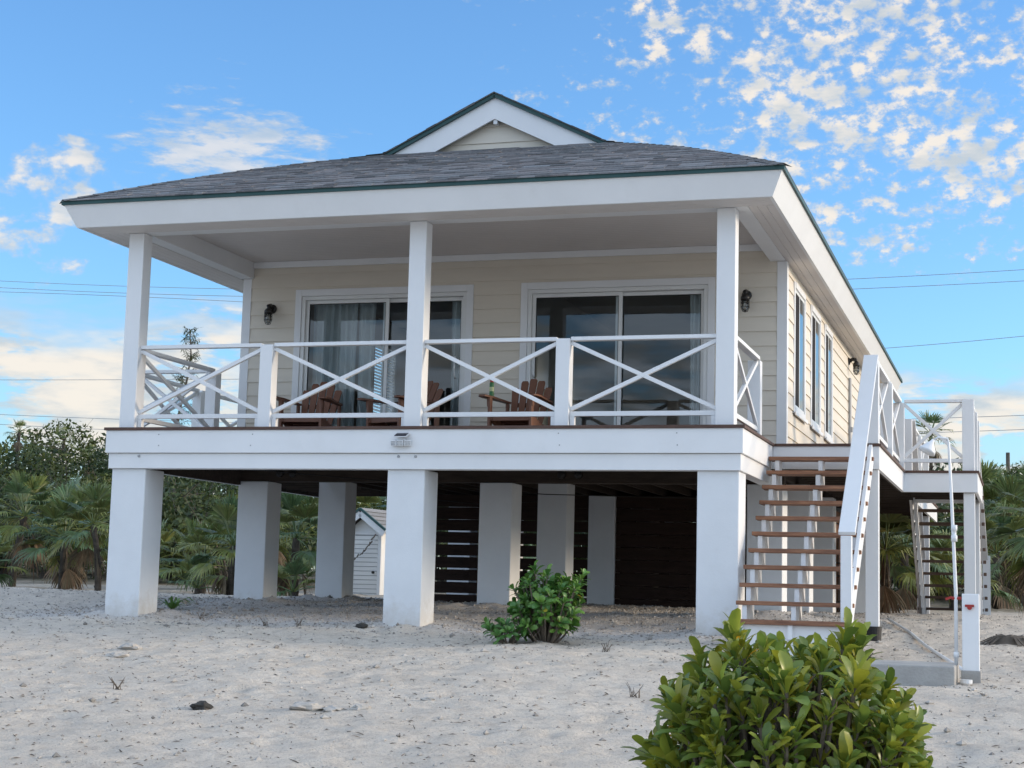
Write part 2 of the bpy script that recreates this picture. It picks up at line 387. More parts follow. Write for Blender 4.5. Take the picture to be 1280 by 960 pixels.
# piers
for Y in (0.0, 3.1, 5.65, 8.45, 11.3, 14.1):
    for X in (-.053, 3.214, 6.5):
        top = -.448 if Y == 0 else (-.372 if Y < 4 else -.20)
        zb = min(gz(X+dx_, Y+dy_) for dx_ in (0,PWD) for dy_ in (0,PWD))-.35
        o = hB('pier', STUC, (X, X+PWD, Y, Y+PWD, zb, top), bevel=.012)
        if Y == 0:
            b = MB(); b.box(X-.03, X+PWD+.03, Y-.03, Y+PWD+.03, zb, gbase(X+.2, Y)-.0-.03); b.build('footing', CONC, o, .02)
# front band: fascia board, lower beam, deck edge
XD0, XD1 = -.105, 6.965
fa = hB('deck_fascia', PAINT, (XD0, XD1, -.08, -.04, -.28, -.032), (XD1-.04, XD1, -.04, 1.95, -.28, -.032), (XD0, XD0+.04, -.04, 1.95, -.28, -.032), bevel=.004)
hB('deck_beam', PAINT, (-.078, 6.94, -.045, .12, -.448, -.283), (6.80, 6.94, .12, 2.4, -.448, -.283), bevel=.004)
for u in (.55, 1.66, 3.47, 5.1, 6.3):                                     # screw heads and filler marks on the fascia
    for z in (-.08, -.20): one(lambda b: b.lathe((u+R.uniform(-.02,.02), -.08, z), [(.008,-.004),(.007,.004)], 8, (0,-1,0)), 'screw', GREYM, fa)
for u in (3.35, 3.54, .3): one(lambda b: b.lathe((u, -.045, -.315), [(.016,-.004),(.014,.012),(.006,.018)], 8, (0,-1,0)), 'bolt', GREYM, fa)
# deck boards (run along X), with slim gaps
b = MB(); y = -.10; k = 0
while y < WY-.02:
    y1 = min(y+.138, WY-.003); zt = -.002*R.random(); tn = R.uniform(.75,1.25)
    b.box(XD0-.02, XD1+.02, y, y1, -.032, zt); y = y1+.005
hb(b, 'deck_boards', DECK, bevel=.003)
def boards(x0, x1, y0, y1, name='deck_boards'):
    b = MB(); y = y0
    while y < y1-.01:
        e = min(y+.138, y1); b.box(x0, x1, y, e, -.032, -.003*R.random()); y = e+.005
    return hb(b, name, DECK, bevel=.003)
# side deck on the right: strip, then the wider landing
SX, SX2, SY, SY2, SY3 = 8.11, 9.03, 1.95, 5.80, 8.30
boards(XD1+.024, SX+.02, SY-.02, BACK-1); boards(SX+.024, SX2+.02, SY2-.02, SY3+.02)
hB('side_deck_fascia', PAINT, (XD1+.002, SX, SY, SY+.04, -.28, -.032), (SX-.04, SX, SY+.04, SY2-.002, -.28, -.032), (SX-.04, SX2, SY2, SY2+.04, -.28, -.032),
   (SX2-.04, SX2, SY2+.04, SY3, -.28, -.032), (SX, SX2-.04, SY3-.04, SY3, -.28, -.032), (SX-.04, SX, SY3, BACK-1, -.28, -.032), bevel=.004)
b = MB()
for i in range(34): b.box(XD1+.05, SX-.042, SY+.2+i*.36, SY+.24+i*.36, -.24, -.036)
for i in range(6): b.box(SX, SX2-.045, SY2+.25+i*.4, SY2+.29+i*.4, -.24, -.036)
b.box(SX-.075, SX-.042, SY+.045, SY2, -.272, -.034); b.box(XD1+.01, SX-.08, SY+.045, SY+.08, -.272, -.034); b.box(SX, SX2-.045, SY2+.045, SY2+.08, -.272, -.034)
hb(b, 'side_deck_joists', UNDER)
# deck on the left side of the house
boards(-1.27, XD0-.024, SY-.02, 9.0)
hB('side_deck_fascia', PAINT, (-1.25, XD0-.002, SY, SY+.04, -.28, -.032), (-1.25, -1.21, SY+.04, 9, -.28, -.032), bevel=.004)
b = MB()
for i in range(17): b.box(-1.17, XD0-.01, SY+.2+i*.4, SY+.24+i*.4, -.24, -.036)
b.box(-1.207, -1.172, SY+.045, 8.9, -.276, -.034); b.box(-1.17, XD0-.01, SY+.045, SY+.08, -.276, -.034)
hb(b, 'side_deck_joists', UNDER)
hB('side_deck_post', PAINT, (-1.24, -1.10, 2.0, 2.14, gz(-1.2,2)-.2, -.282))
# beams and joists under the house
b = MB()
b.box(-.05, 6.93, 3.12, 3.29, -.37, -.20)
hb(b, 'floor_beam', UNDER, bevel=.004)
b = MB()
for i in range(18): b.box(.06+i*.39, .10+i*.39, .13, BACK-.1, -.198, -.06)
b.box(-.02, 6.9, 2.78, BACK, -.058, -.036); b.box(-.063, -.02, .125, 3.1, -.42, -.036); b.box(.0, 6.78, .122, .15, -.44, -.036); hb(b, 'floor_joists', UNDER)
b = MB()
for x in (.52, .70, 4.25, 4.46): b.lathe((x, 3.12, -.27), [(.055,-.02),(.05,.03),(.02,.05)], 12, (0,-1,0))
for p in ([(.2,1.2,-.3),(1.9,3.0,-.36),(3.6,4.6,-.42),(6.2,6.3,-.37)], [(1.1,6.2,-.38),(2.2,6.4,-.47),(3.3,6.6,-.38)]): b.tube(p, .007, 6)
hb(b, 'conduit_box', BLACK)
# slatted dark enclosure below
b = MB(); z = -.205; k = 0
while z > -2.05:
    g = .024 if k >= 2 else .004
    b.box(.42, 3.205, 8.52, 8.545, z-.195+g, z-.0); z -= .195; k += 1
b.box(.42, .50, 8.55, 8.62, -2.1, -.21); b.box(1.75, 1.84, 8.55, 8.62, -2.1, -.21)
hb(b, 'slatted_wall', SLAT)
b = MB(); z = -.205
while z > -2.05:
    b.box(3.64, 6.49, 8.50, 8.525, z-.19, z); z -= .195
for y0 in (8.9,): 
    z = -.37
    while z > -2.05: b.box(6.88, 6.905, 8.9, 14.0, z-.175, z, mi=1); z -= .195  # side boards in tread wood: their sunlit warmth is put into the colour
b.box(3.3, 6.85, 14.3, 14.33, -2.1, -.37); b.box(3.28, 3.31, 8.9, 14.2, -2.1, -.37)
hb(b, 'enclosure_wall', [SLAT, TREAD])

# porch posts
for X in (XL, XM, XR): hB('porch_post', PAINT, (X, X+WD, .003, WD, 0, ZB-.002), bevel=.008)
# walls with lap siding
def siding(b, fn, a0, a1, z0, z1, holes, ex=.173, lip=.014):
    zs = sorted(set([z0]+[z0+ex*i for i in range(1, int((z1-z0)/ex)+1)]+[z1]+[h[k] for h in holes for k in (2,3)]))
    for lo, hi in zip(zs, zs[1:]):
        if hi-lo < .003: continue
        cuts = sorted([(h[0], h[1]) for h in holes if h[2] < (lo+hi)/2 < h[3]]); x = a0; spans = []
        for c, d in cuts:
            if c > x: spans.append((x, c))
            x = max(x, d)
        if x < a1: spans.append((x, a1))
        i0 = math.floor((lo-z0)/ex+1e-4); fl = (lo-z0)/ex-i0; fh = fl+(hi-lo)/ex
        ol, oh = lip*(1-fl)+.002, lip*(1-fh)+.002
        for s0, s1 in spans:
            b.face([fn(s0,ol,lo), fn(s1,ol,lo), fn(s1,oh,hi), fn(s0,oh,hi)])
            if fl < .02: b.face([fn(s0,0,lo), fn(s1,0,lo), fn(s1,ol,lo), fn(s0,ol,lo)])
            j = s0 - s0 % 3.1 + 3.1 + (i0*1.27) % 2.2                      # butt joints
            if s0+.2 < j < s1-.2 and fl < .02: b.face([fn(j-.002,ol+.001,lo), fn(j+.002,ol+.001,lo), fn(j+.002,oh+.001,hi), fn(j-.002,oh+.001,hi)], (.45,.45,.45))
SIDE_T = SIDE
D1 = (.79, 3.17, 0, 2.04); D2 = (3.78, 6.16, 0, 2.04)
b = MB(); siding(b, lambda a,o,z: (a, WY-o, z), WX0+.10, WX1-.10, .0, 2.41, [D1, D2])
b.box(WX0, D1[0]+.05, WY, WY+.1, 0, 2.41); b.box(D1[1]-.05, D2[0]+.05, WY, WY+.1, 0, 2.41); b.box(D2[1]-.05, WX1, WY, WY+.1, 0, 2.41)
b.box(D1[0]+.05, D1[1]-.05, WY, WY+.1, 2.0, 2.41); b.box(D2[0]+.05, D2[1]-.05, WY, WY+.1, 2.0, 2.41)
hb(b, 'front_wall', SIDE)
WIN = [(3.42, 4.50, .50, 2.09), (5.06, 6.14, .50, 2.09), (6.62, 7.60, .50, 2.09)]
b = MB(); siding(b, lambda a,o,z: (WX1+o, a, z), WY+.10, BACK-.1, .0, 2.2, WIN)
ys = [WY+.1]+[c for w_ in WIN for c in (w_[0]+.04, w_[1]-.04)]+[BACK]
for i in range(0, len(ys), 2): b.box(WX1-.1, WX1, ys[i], ys[i+1], 0, 2.3)
for w_ in WIN: b.box(WX1-.1, WX1, w_[0]+.04, w_[1]-.04, 0, .54); b.box(WX1-.1, WX1, w_[0]+.04, w_[1]-.04, 2.05, 2.3)
hb(b, 'side_wall', SIDE)
LW = (6.9, 7.8, .9, 2.0)
b = MB(); siding(b, lambda a,o,z: (WX0-o, a, z), WY+.10, BACK-.1, .0, 2.2, [LW]); b.box(WX0, WX0+.1, WY+.1, 6.9, 0, 2.45); b.box(WX0, WX0+.1, 7.8, BACK, 0, 2.45); b.box(WX0, WX0+.1, 6.9, 7.8, 0, .9); b.box(WX0, WX0+.1, 6.9, 7.8, 2.0, 2.45); hb(b, 'side_wall', SIDE)
b = MB(); b.box(WX0+.1, WX1-.1, BACK-.1, BACK, 0, 2.4); hb(b, 'back_wall', SIDE)
hB('corner_board', PAINT, (WX1-.10, WX1+.018, WY-.018, WY+.0, 0, 2.2), (WX1, WX1+.018, WY, WY+.10, 0, 2.2), bevel=.003)
hB('corner_board', PAINT, (WX0-.018, WX0+.10, WY-.018, WY+.0, 0, 2.2), (WX0-.018, WX0, WY, WY+.10, 0, 2.2), bevel=.003)
# porch beams, ceiling, soffits
hB('porch_beam', PAINT, (XL, XR+.31, 0, WD, ZB, 2.44), (XL, WD, WD, WY+.0, ZB, 2.44), (6.80, 6.983, WD, WY, ZB, 2.44), bevel=.004)
def bead(b, x0, x1, y0, y1, z, along='x', pitch=.09):                # grooved boards seen from below
    a, c = (y0, y1) if along == 'x' else (x0, x1); t = a
    while t < c-1e-4:
        e = min(t+pitch, c)
        if along == 'x':
            b.face([(x0,t,z),(x0,e-.008,z),(x1,e-.008,z),(x1,t,z)]); b.face([(x0,e-.008,z),(x0,e-.004,z+.008),(x1,e-.004,z+.008),(x1,e-.008,z)]); b.face([(x0,e-.004,z+.008),(x0,e,z),(x1,e,z),(x1,e-.004,z+.008)])
        else:
            b.face([(t,y0,z),(t,y1,z),(e-.008,y1,z),(e-.008,y0,z)]); b.face([(e-.008,y0,z),(e-.008,y1,z),(e-.004,y1,z+.008),(e-.004,y0,z+.008)]); b.face([(e-.004,y0,z+.008),(e-.004,y1,z+.008),(e,y1,z),(e,y0,z)])
        t = e
b = MB(); bead(b, WD+.002, 6.798, WD+.002, WY-.002, 2.412); hb(b, 'porch_ceiling', CEIL)
hB('crown_trim', PAINT, (WD, 6.80, WY-.045, WY-.02, 2.33, 2.41), bevel=.004)
EL, ER, EY, EZ, EYB = -.552, 7.412, -.529, 2.477, 15.9; DYF, DZF = .127, .279
FZ = EZ-DZF
b = MB()
bead(b, EL+DYF, ER-DYF, EY+DYF, -.002, FZ+.006, 'x')
bead(b, ER-.425, ER-DYF, .0, EYB-.1, FZ+.006, 'y'); bead(b, EL+DYF, XL-.002, .0, EYB-.1, FZ+.006, 'y')
hb(b, 'soffit', CEIL)
# eave fascia: sloping boards, mitred at the corners
def ring(ins, z): return [(EL+ins, EY+ins, z), (ER-ins, EY+ins, z), (ER-ins, EYB-ins, z), (EL+ins, EYB-ins, z)]
b = MB(); o1 = ring(.02, EZ-.045); i1 = ring(DYF, FZ); i2 = ring(DYF+.035, FZ); i3 = ring(.06, EZ-.045)
for k in range(4):
    n_ = (k+1) % 4
    b.face([i1[k], i1[n_], o1[n_], o1[k]]); b.face([i1[n_], i1[k], i2[k], i2[n_]]); b.face([i2[n_], i2[k], i3[k], i3[n_]])
hb(b, 'eave_fascia', PAINT)
b = MB(); o1 = ring(-.004, EZ-.045); o2 = ring(-.004, EZ-.004); i1 = ring(.03, EZ-.045)
for k in range(4):
    n_ = (k+1) % 4
    b.face([o1[k], o1[n_], o2[n_], o2[k]]); b.face([o1[n_], o1[k], i1[k], i1[n_]])
hb(b, 'drip_edge', TEAL)
# roof
RX, RZ = 3.43, 4.372; GY = 2.62; GX0, GX1, GZ0 = 2.06, 4.80, 3.70
def zfront(y): t = (y-EY)/(GY+.05-EY); return EZ+(GZ0-EZ)*t+.055*math.sin(PI*min(max(t,0),1))
def hipx(y): t = (y-EY)/(GY+.05-EY); return EL+(GX0-EL)*t, ER+(GX1-ER)*t
b = MB(); N = 12; rows = []
for i in range(N+1):
    y = EY+(GY+.05-EY)*i/N; a, c = hipx(y); rows.append((a, c, y, zfront(y)))
for p, q in zip(rows, rows[1:]):
    b.face([(p[0],p[2],p[3]-.012),(p[1],p[2],p[3]-.012),(q[1],q[2],q[3]-.012),(q[0],q[2],q[3]-.012)], (.8,.8,.8))
b.face([(GX0,GY+.05,GZ0-.012),(GX1,GY+.05,GZ0-.012),(GX1-.3,GY+.15,GZ0+.03),(GX0+.3,GY+.15,GZ0+.03)], (.8,.8,.8))
# side planes
for sx, ex, gx_ in ((1, EL, GX0), (-1, ER, GX1)):
    pts = [(ex,EY,EZ-.006)]+[((r[0] if sx == 1 else r[1]), r[2], r[3]-.012) for r in rows[1:]]+[(gx_,GY,GZ0),(RX,GY,RZ),(RX,EYB,RZ),(ex,EYB,EZ-.006)]
    fan = (ex, EYB, EZ-.006)
    for u, v in zip(pts, pts[1:-1]): b.face([fan, u, v] if sx == -1 else [fan, v, u], (.9,.9,.9))
# shingle tabs on the front slope
y = EY-.02; cr = 0
sl_len = math.hypot(1, .39)
def tab(b, x0, x1, ya, yb, za, zb, th, tn):
    a, c = hipx(yb); u0, u1 = min(max(x0, a), c), max(min(x1, c), a)
    v = [(x0,ya,za),(x1,ya,za),(u1,yb,zb),(u0,yb,zb),(x0,ya,za+th),(x1,ya,za+th),(u1,yb,zb+.001),(u0,yb,zb+.001)]
    b.poly(v, [(0,1,5,4),(4,5,6,7),(1,2,6,5),(3,0,4,7)], tn)
while y < GY+.03:
    ye = y+.128; a, c = hipx(max(y, EY)); x = a-.01-R.random()*.1
    while x < c:
        wdt = R.uniform(.10,.34); x1 = min(x+wdt, c+.01); g = R.choice((.6,.8,.92,1.0,1.06,1.15))*R.uniform(.9,1.1); wm = R.uniform(-.05,.08)
        if x1-max(x,a) > .02:
            tab(b, max(x,a), min(x1,c), y, min(ye+.03,GY+.06), zfront(y), zfront(min(ye+.03,GY+.06)), R.choice((.007,.013,.016)), (g*(1+wm), g, g*(1+.02-wm*.4)))
        x = x1+.003
    y = ye
# courses on the side slopes
for sx, ex in ((1, EL), (-1, ER)):
    m_ = (RZ-EZ)/abs(RX-ex); t = 0.0
    while t < abs(RX-ex)-.02:
        x0 = ex+sx*t; x1 = ex+sx*min(t+.15, abs(RX-ex)); z0 = EZ+m_*t; z1 = EZ+m_*min(t+.15, abs(RX-ex))
        ys_ = EY+(GY-EY)*t/abs(GX0-EL) if t < abs(GX0-EL) else GY
        t2 = min(t+.15, abs(RX-ex)); ys2 = EY+(GY-EY)*t2/abs(GX0-EL) if t2 < abs(GX0-EL) else GY
        yy = ys_
        while yy < EYB:
            y2 = min(yy+R.uniform(.25,.9), EYB); g = R.uniform(.6,1.2)
            b.face([(x0,yy,z0+.014),(x0,y2,z0+.014),(x1,max(y2,ys2),z1+.004),(x1,max(yy,ys2),z1+.004)][::sx], (g,g,g))
            b.face([(x0,yy,z0),(x0,y2,z0),(x0,y2,z0+.014),(x0,yy,z0+.014)], (g*.6,)*3); yy = y2
        t += .15
# hip and ridge caps
def caps(b, p, q, n):
    p = Vector(p); q = Vector(q)
    for i in range(n):
        a = p.lerp(q, i/n); c = p.lerp(q, (i+1.15)/n); g = R.uniform(.6,1.1); d = (q-p).normalized(); s_ = d.cross(Vector((0,0,1))).normalized()*.10; dn = Vector((0,0,-.02))
        b.face([a+s_+dn, a+Vector((0,0,.012)), c+Vector((0,0,.004)), c+s_+dn], (g,g,g)); b.face([a+Vector((0,0,.012)), a-s_+dn, c-s_+dn, c+Vector((0,0,.004))], (g,g,g))
for s_ in (0, 1):
    for p, q in zip(rows[::3], rows[3::3]): caps(b, (p[s_],p[2],p[3]+.006), (q[s_],q[2],q[3]+.006), 6)
caps(b, (RX,GY-.02,RZ+.012), (RX,EYB,RZ+.012), 60)
roof = hb(b, 'roof', SHING)
# gable
def gline(x): return RZ-abs(x-RX)*(RZ-GZ0)/(RX-GX0)
b = MB()
for sx, gx_ in ((-1, GX0-.06), (1, GX1+.06)):
    zt = gline(gx_); v = [(gx_,GY,zt-.03),(RX,GY,RZ-.03),(RX,GY,RZ-.30),(gx_+(-sx)*.0,GY,zt-.30)]
    v = v+[(x,y+.03,z) for x,y,z in v]
    b.poly(v, [(0,1,2,3),(7,6,5,4),(0,4,5,1),(2,6,7,3)])
b.build('gable_trim', PAINT, roof)
b = MB()
for sx, gx_ in ((-1, GX0-.10), (1, GX1+.10)):
    zt = gline(gx_)
    b.bar((gx_,GY-.005,zt-.008), (RX,GY-.005,RZ-.008), .07, .05)
b.build('gable_drip_edge', TEAL, roof)
b = MB()
for sx, gx_ in ((-1, GX0-.12), (1, GX1+.12)):
    n_ = 12
    for i in range(n_):
        a = Vector((gx_,GY+.01,gline(gx_)+.022)).lerp(Vector((RX,GY+.01,RZ+.022)), i/n_); c = Vector((gx_,GY+.01,gline(gx_)+.022)).lerp(Vector((RX,GY+.01,RZ+.022)), (i+1)/n_)
        g = R.uniform(.35,.7); b.bar(a, c, .13, R.uniform(.012,.026), tint=(g,g,g))
b.build('rake_shingles', SHING, roof)
b = MB(); z = 3.60; 
while z < RZ-.25:
    z1 = z+.2
    hw0 = (RZ-.2-z)*(RX-GX0)/(RZ-GZ0); hw1 = max(0, (RZ-.2-z1)*(RX-GX0)/(RZ-GZ0))
    b.face([(RX-hw0,GY+.13-.016,z),(RX+hw0,GY+.13-.016,z),(RX+hw1,GY+.13,z1),(RX-hw1,GY+.13,z1)]); b.face([(RX-hw0,GY+.13,z),(RX+hw0,GY+.13,z),(RX+hw0,GY+.114,z),(RX-hw0,GY+.114,z)])
    z = z1
b.build('gable_wall', SIDE, roof)
one(lambda b: b.box(RX-.02, RX+.03, GY+.02, GY+.11, RZ-.36, RZ-.30), 'ridge_beam_end', PAINT, roof)
# outer deck screening at the back gable
hB('back_gable_wall', SIDE, (WX0, WX1, BACK-.05, BACK, 2.4, 2.5)); 

# sliding doors
def sliding(d, split, handle):
    x0, x1, _, z1 = d
    o = hB('sliding_door', PAINT, (x0, x0+.085, WY-.026, WY-.0, 0, z1), (x1-.085, x1, WY-.026, WY, 0, z1), (x0+.085, x1-.085, WY-.026, WY, z1-.085, z1), bevel=.003)
    B('door_frame', FRAME, o, (x0+.087, x0+.135, WY-.012, WY+.10, 0, z1-.087), (x1-.135, x1-.087, WY-.012, WY+.10, 0, z1-.087), (x0+.135, x1-.135, WY-.012, WY+.10, z1-.135, z1-.087), (x0+.135, x1-.135, WY-.01, WY+.10, 0.002, .05), bevel=.003)
    for a, c, y in ((x0+.137, split+.045, WY+.02), (split-.045, x1-.137, WY+.06)):
        p = MB(); f = .045
        p.box(a, a+f, y, y+.03, .05, z1-.137); p.box(c-f, c, y, y+.03, .05, z1-.137); p.box(a+f, c-f, y, y+.03, z1-.137-f, z1-.137); p.box(a+f, c-f, y, y+.03, .05, .05+f*1.6)
        p.build('door_panel', FRAME, o, .003)
        p = MB(); g = .006
        for q in ((a+f,a+f+g,.05+f*1.6,z1-.137-f),(c-f-g,c-f,.05+f*1.6,z1-.137-f),(a+f+g,c-f-g,z1-.137-f-g,z1-.137-f),(a+f+g,c-f-g,.05+f*1.6,.05+f*1.6+g)): p.box(q[0],q[1],y+.002,y+.02,q[2],q[3])
        p.build('gasket', SEAL, o)
        p = MB(); p.face([(a+f,y+.015,.05+f),(c-f,y+.015,.05+f),(c-f,y+.015,z1-.137-f),(a+f,y+.015,z1-.137-f)]); p.build('glass_pane', GLASS, o)
    p = MB(); p.tube([(handle,WY+.0,.88),(handle,WY-.05,.91),(handle,WY-.055,1.02),(handle,WY-.05,1.13),(handle,WY+.0,1.16)], .011, 8); p.smooth = True; p.build('door_handle', FRAME, o)
sliding(D1, 2.005, 2.96); sliding(D2, 4.99, 3.955)
# side windows
for w_ in WIN:
    y0, y1, z0, z1 = w_; t = .075
    o = hB('window', PAINT, (WX1, WX1+.022, y0, y0+t, z0, z1), (WX1, WX1+.022, y1-t, y1, z0, z1), (WX1, WX1+.03, y0+t, y1-t, z1-t, z1), (WX1, WX1+.03, y0+t, y1-t, z0, z0+t), bevel=.003)
    B('window_sill', PAINT, o, (WX1+.031, WX1+.05, y0-.03, y1+.03, z0-.03, z0+.02))
    m_ = (y0+y1)/2
    B('window_frame', FRAME, o, (WX1-.06, WX1+.012, y0+t, y0+t+.025, z0+t, z1-t), (WX1-.06, WX1+.012, y1-t-.025, y1-t, z0+t, z1-t), (WX1-.06, WX1+.010, m_-.018, m_+.018, z0+t, z1-t),
      (WX1-.06, WX1+.012, y0+t+.04, y1-t-.04, z1-t-.04, z1-t), (WX1-.06, WX1+.012, y0+t+.04, y1-t-.04, z0+t, z0+t+.04), bevel=.003)
    p = MB(); p.face([(WX1+.006,y0+t,z0+t),(WX1+.006,y1-t,z0+t),(WX1+.006,y1-t,z1-t),(WX1+.006,y0+t,z1-t)]); p.build('glass_pane', GLASS, o)
    p = MB(); p.face([(WX1+.009,y0+t+.025,z0+t+.04),(WX1+.009,m_-.018,z0+t+.04),(WX1+.009,m_-.018,z1-t-.04),(WX1+.009,y0+t+.025,z1-t-.04)]); p.build('added_screen', SCREEN, o)  # assumed screen, added to keep this sash dark against the sky reflection
# interior
hB('interior_room', ROOM, (WX0+.1, WX1-.1, 9.4, 9.5, 0, 2.42), (WX0+.1, WX1-.1, WY+.1, 9.5, 2.42, 2.44), (3.40, 3.46, WY+.1, 9.4, 0, 2.4), bevel=0)
hB('interior_floor', ROOMF, (WX0+.1, WX1-.1, WY+.1, BACK-.2, -.03, .005), bevel=0)
# louvred shutter in a window of the far side wall
b = MB(); z = .93
while z < 1.99: b.poly([(WX0+.11,6.92,z),(WX0+.11,7.78,z),(WX0+.15,7.78,z+.022),(WX0+.15,6.92,z+.022)], [(0,1,2,3)]); z += .048
b.box(WX0+.10, WX0+.16, 6.86, 6.92, .88, 2.02); b.box(WX0+.10, WX0+.16, 7.78, 7.84, .88, 2.02); b.box(WX0+.10, WX0+.16, 6.92, 7.78, 1.98, 2.03); b.box(WX0+.10, WX0+.16, 6.92, 7.78, .87, .92)
hb(b, 'louvred_shutter', LOUV)
def curtain(x0, x1, y, z1, label, folds):
    b = MB(); n = folds*6; zs = [.04, .6, 1.2, z1]; rr = random.Random(int(x0*100))
    ph = [rr.uniform(.6,1.3) for _ in range(folds+1)]
    def P_(i, z): t = i/n; k = math.sin(t*folds*2*PI)*.035*ph[int(t*folds)]; return (x0+(x1-x0)*t+ .01*math.sin(z*2+t*9), y+k*(1.1-.25*z/z1), z)
    for i in range(n):
        for a, c in zip(zs, zs[1:]): b.face([P_(i,a), P_(i+1,a), P_(i+1,c), P_(i,c)])
    b.smooth = True
    tag(b.build('curtain', CURT), label, 'curtain', 'sheer curtains behind the sliding doors')
curtain(.95, 1.55, WY+.22, 1.93, 'wide sheer pale curtain hanging at the left end of the left sliding door', 6)
curtain(1.56, 1.78, WY+.26, 1.93, 'narrow pale curtain fold hanging beside the wide curtain in the left sliding door', 2)
curtain(2.82, 3.05, WY+.22, 1.93, 'narrow sheer curtain gathered at the right end of the left sliding door', 3)
curtain(5.82, 6.04, WY+.22, 1.93, 'narrow sheer curtain gathered at the right end of the right sliding door', 3)
# railings
RZT = .93
def rail_section(p, q, parent=H, zt=RZT, zl=.135, posts=None):
    """x-braced panel between two points on the deck"""
    p = Vector((*p, 0)); q = Vector((*q, 0)); b = MB(); z = Vector((0,0,1))
    b.bar(p+z*(zt-.02), q+z*(zt-.02), .085, .04); b.bar(p+z*zl, q+z*zl, .04, .05)
    d = (q-p).normalized(); nrm = d.cross(z)
    lo, hi = zl+.045, zt-.06
    b.bar(p+z*lo, q+z*hi, .042, .042); b.bar(p+z*hi+nrm*.004, q+z*lo+nrm*.004, .036, .042)
    return hb(b, 'railing', PAINT, bevel=.004)
def rpost(x0, x1, y0, y1, zt=RZT-.041): return hB('railing_post', PAINT, (x0, x1, y0, y1, 0, zt), bevel=.005)
yr = .095
for a, c in ((XL+WD, 1.672), (1.822, XM), (XM+WD, 5.01), (5.16, XR)):
    rail_section((a, yr), (c, yr))
    for q in (c-.05, a+.003): hB('railing_block', PAINT, (q, q+.047, yr-.03, yr+.03, 0, .108), bevel=.003)
rpost(1.673, 1.821, .02, .168, RZT-.02); rpost(5.011, 5.159, .02, .168, RZT-.02)
rail_section((6.815, WD), (6.815, 1.70)); rpost(6.72, 6.86, 1.70, 1.84)
rail_section((.085, WD), (.085, 1.98)); rpost(.0, .14, 1.98, 2.12)
rail_section((-.002, 2.05), (-.96, 2.05)); rpost(-1.08, -.96, 1.98, 2.10); rail_section((-1.04, 2.12), (-1.14, 3.90)); rpost(-1.20, -1.07, 3.90, 4.03); rail_section((-1.17, 4.04), (-1.17, 5.9)); rpost(-1.24, -1.10, 5.9, 6.04)
# right side deck
rpost(7.96, 8.10, 1.955, 2.095, RZT-.02)
rail_section((8.04, 2.095), (8.04, 3.80)); rpost(7.97, 8.11, 3.80, 3.94); rail_section((8.04, 3.94), (8.04, 5.83)); rpost(7.97, 8.11, 5.83, 5.97)
rail_section((8.11, 5.90), (8.84, 5.90)); rpost(8.84, 8.99, 5.83, 5.97, RZT)
rail_section((8.93, 5.97), (8.93, 7.05)); rpost(8.86, 9.0, 7.05, 7.19); rail_section((8.93, 7.19), (8.93, 8.16)); rpost(8.86, 9.0, 8.16, 8.30)
rpost(7.92, 8.06, 8.22, 8.36, RZT)
rail_section((8.0, 8.36), (8.0, 10.3)); rpost(7.93, 8.07, 10.3, 10.44); rail_section((8.0, 10.44), (8.0, 12.4)); rpost(7.93, 8.07, 12.4, 12.54)
# deck support posts
hB('side_deck_post', PAINT, (7.955, 8.095, 1.995, 2.135, -1.99, -.282), bevel=.006)
b = MB(); b.lathe((8.025, 2.065, gz(8.02,2.06)-.06), [(.085,0),(.10,.22)], 20); b.smooth = False; hb(b, 'post_bucket_foot', RUBBER)
hB('side_deck_post', PAINT, (8.85, 8.99, 5.86, 6.0, gz(8.9,5.9)-.2, -.282), bevel=.006)
hB('side_deck_post', PAINT, (8.85, 8.99, 8.10, 8.24, gz(8.9,8.1)-.2, -.282), bevel=.006)
hB('side_deck_post', PAINT, (7.95, 8.09, 12.1, 12.24, gz(8,12)-.2, -.282), bevel=.006)

# staircases
def stairs(n, xa, xb, fy, z0, dz, wood, strings, rails, td=.26):
    """fy(i) gives the nose of tread i"""
    s = 1 if fy(1) > fy(0) else -1; st = None
    for X in strings:
        b = MB()                                                # cut saw-tooth stringers
        for i in range(n):
            ya = fy(i); zt = z0-dz*i-.04; yb = ya-s*.24
            b.box(X-.022, X+.022, min(ya-s*.02,yb), max(ya-s*.02,yb), zt-dz+.04, zt)
            v = [(X-.022, ya-s*.02, zt-dz+.04), (X-.022, yb, zt-dz+.04), (X-.022, yb, zt-dz-.14), (X+.022, ya-s*.02, zt-dz+.04), (X+.022, yb, zt-dz+.04), (X+.022, yb, zt-dz-.14)]
            b.poly(v, [(0,1,2),(5,4,3),(0,2,5,3),(1,4,5,2)])
        if st: b.build('stringer', PAINT, st)
        else: st = hb(b, 'staircase', PAINT)
    for i in range(n):
        ya = fy(i); zt = z0-dz*i; p = MB(); rr = R.uniform(-.004,.004)
        p.box(xa+R.uniform(-.01,.01), xb, min(ya, ya-s*.125), max(ya, ya-s*.125), zt-.04+rr, zt+rr); p.box(xa+R.uniform(-.01,.01), xb, min(ya-s*.132, ya-s*td), max(ya-s*.132, ya-s*td), zt-.04, zt)
        p.build('tread', wood, st, .004)
    return st
sy = lambda i: 1.60-.236*i
st = stairs(11, 6.975, 8.03, sy, -.172, .171, TREAD, (7.06, 7.52, 7.99), None)
B('stair_base', PAINT, st, (6.99, 8.02, -.70, -.665, -2.30, -1.925), (6.99, 7.03, -.66, -.2, -2.3, -1.925), (7.98, 8.02, -.66, -.2, -2.3, -1.925))
gzs = gz(8.0,-.6)
B('newel_post', PAINT, st, (7.962, 8.062, -.60, -.50, gzs-.2, -1.09))
b = MB(); b.bar((8.02, 1.99, .955), (8.02, -.60, -1.07), .155, .038); b.build('handrail', PAINT, st, .005)
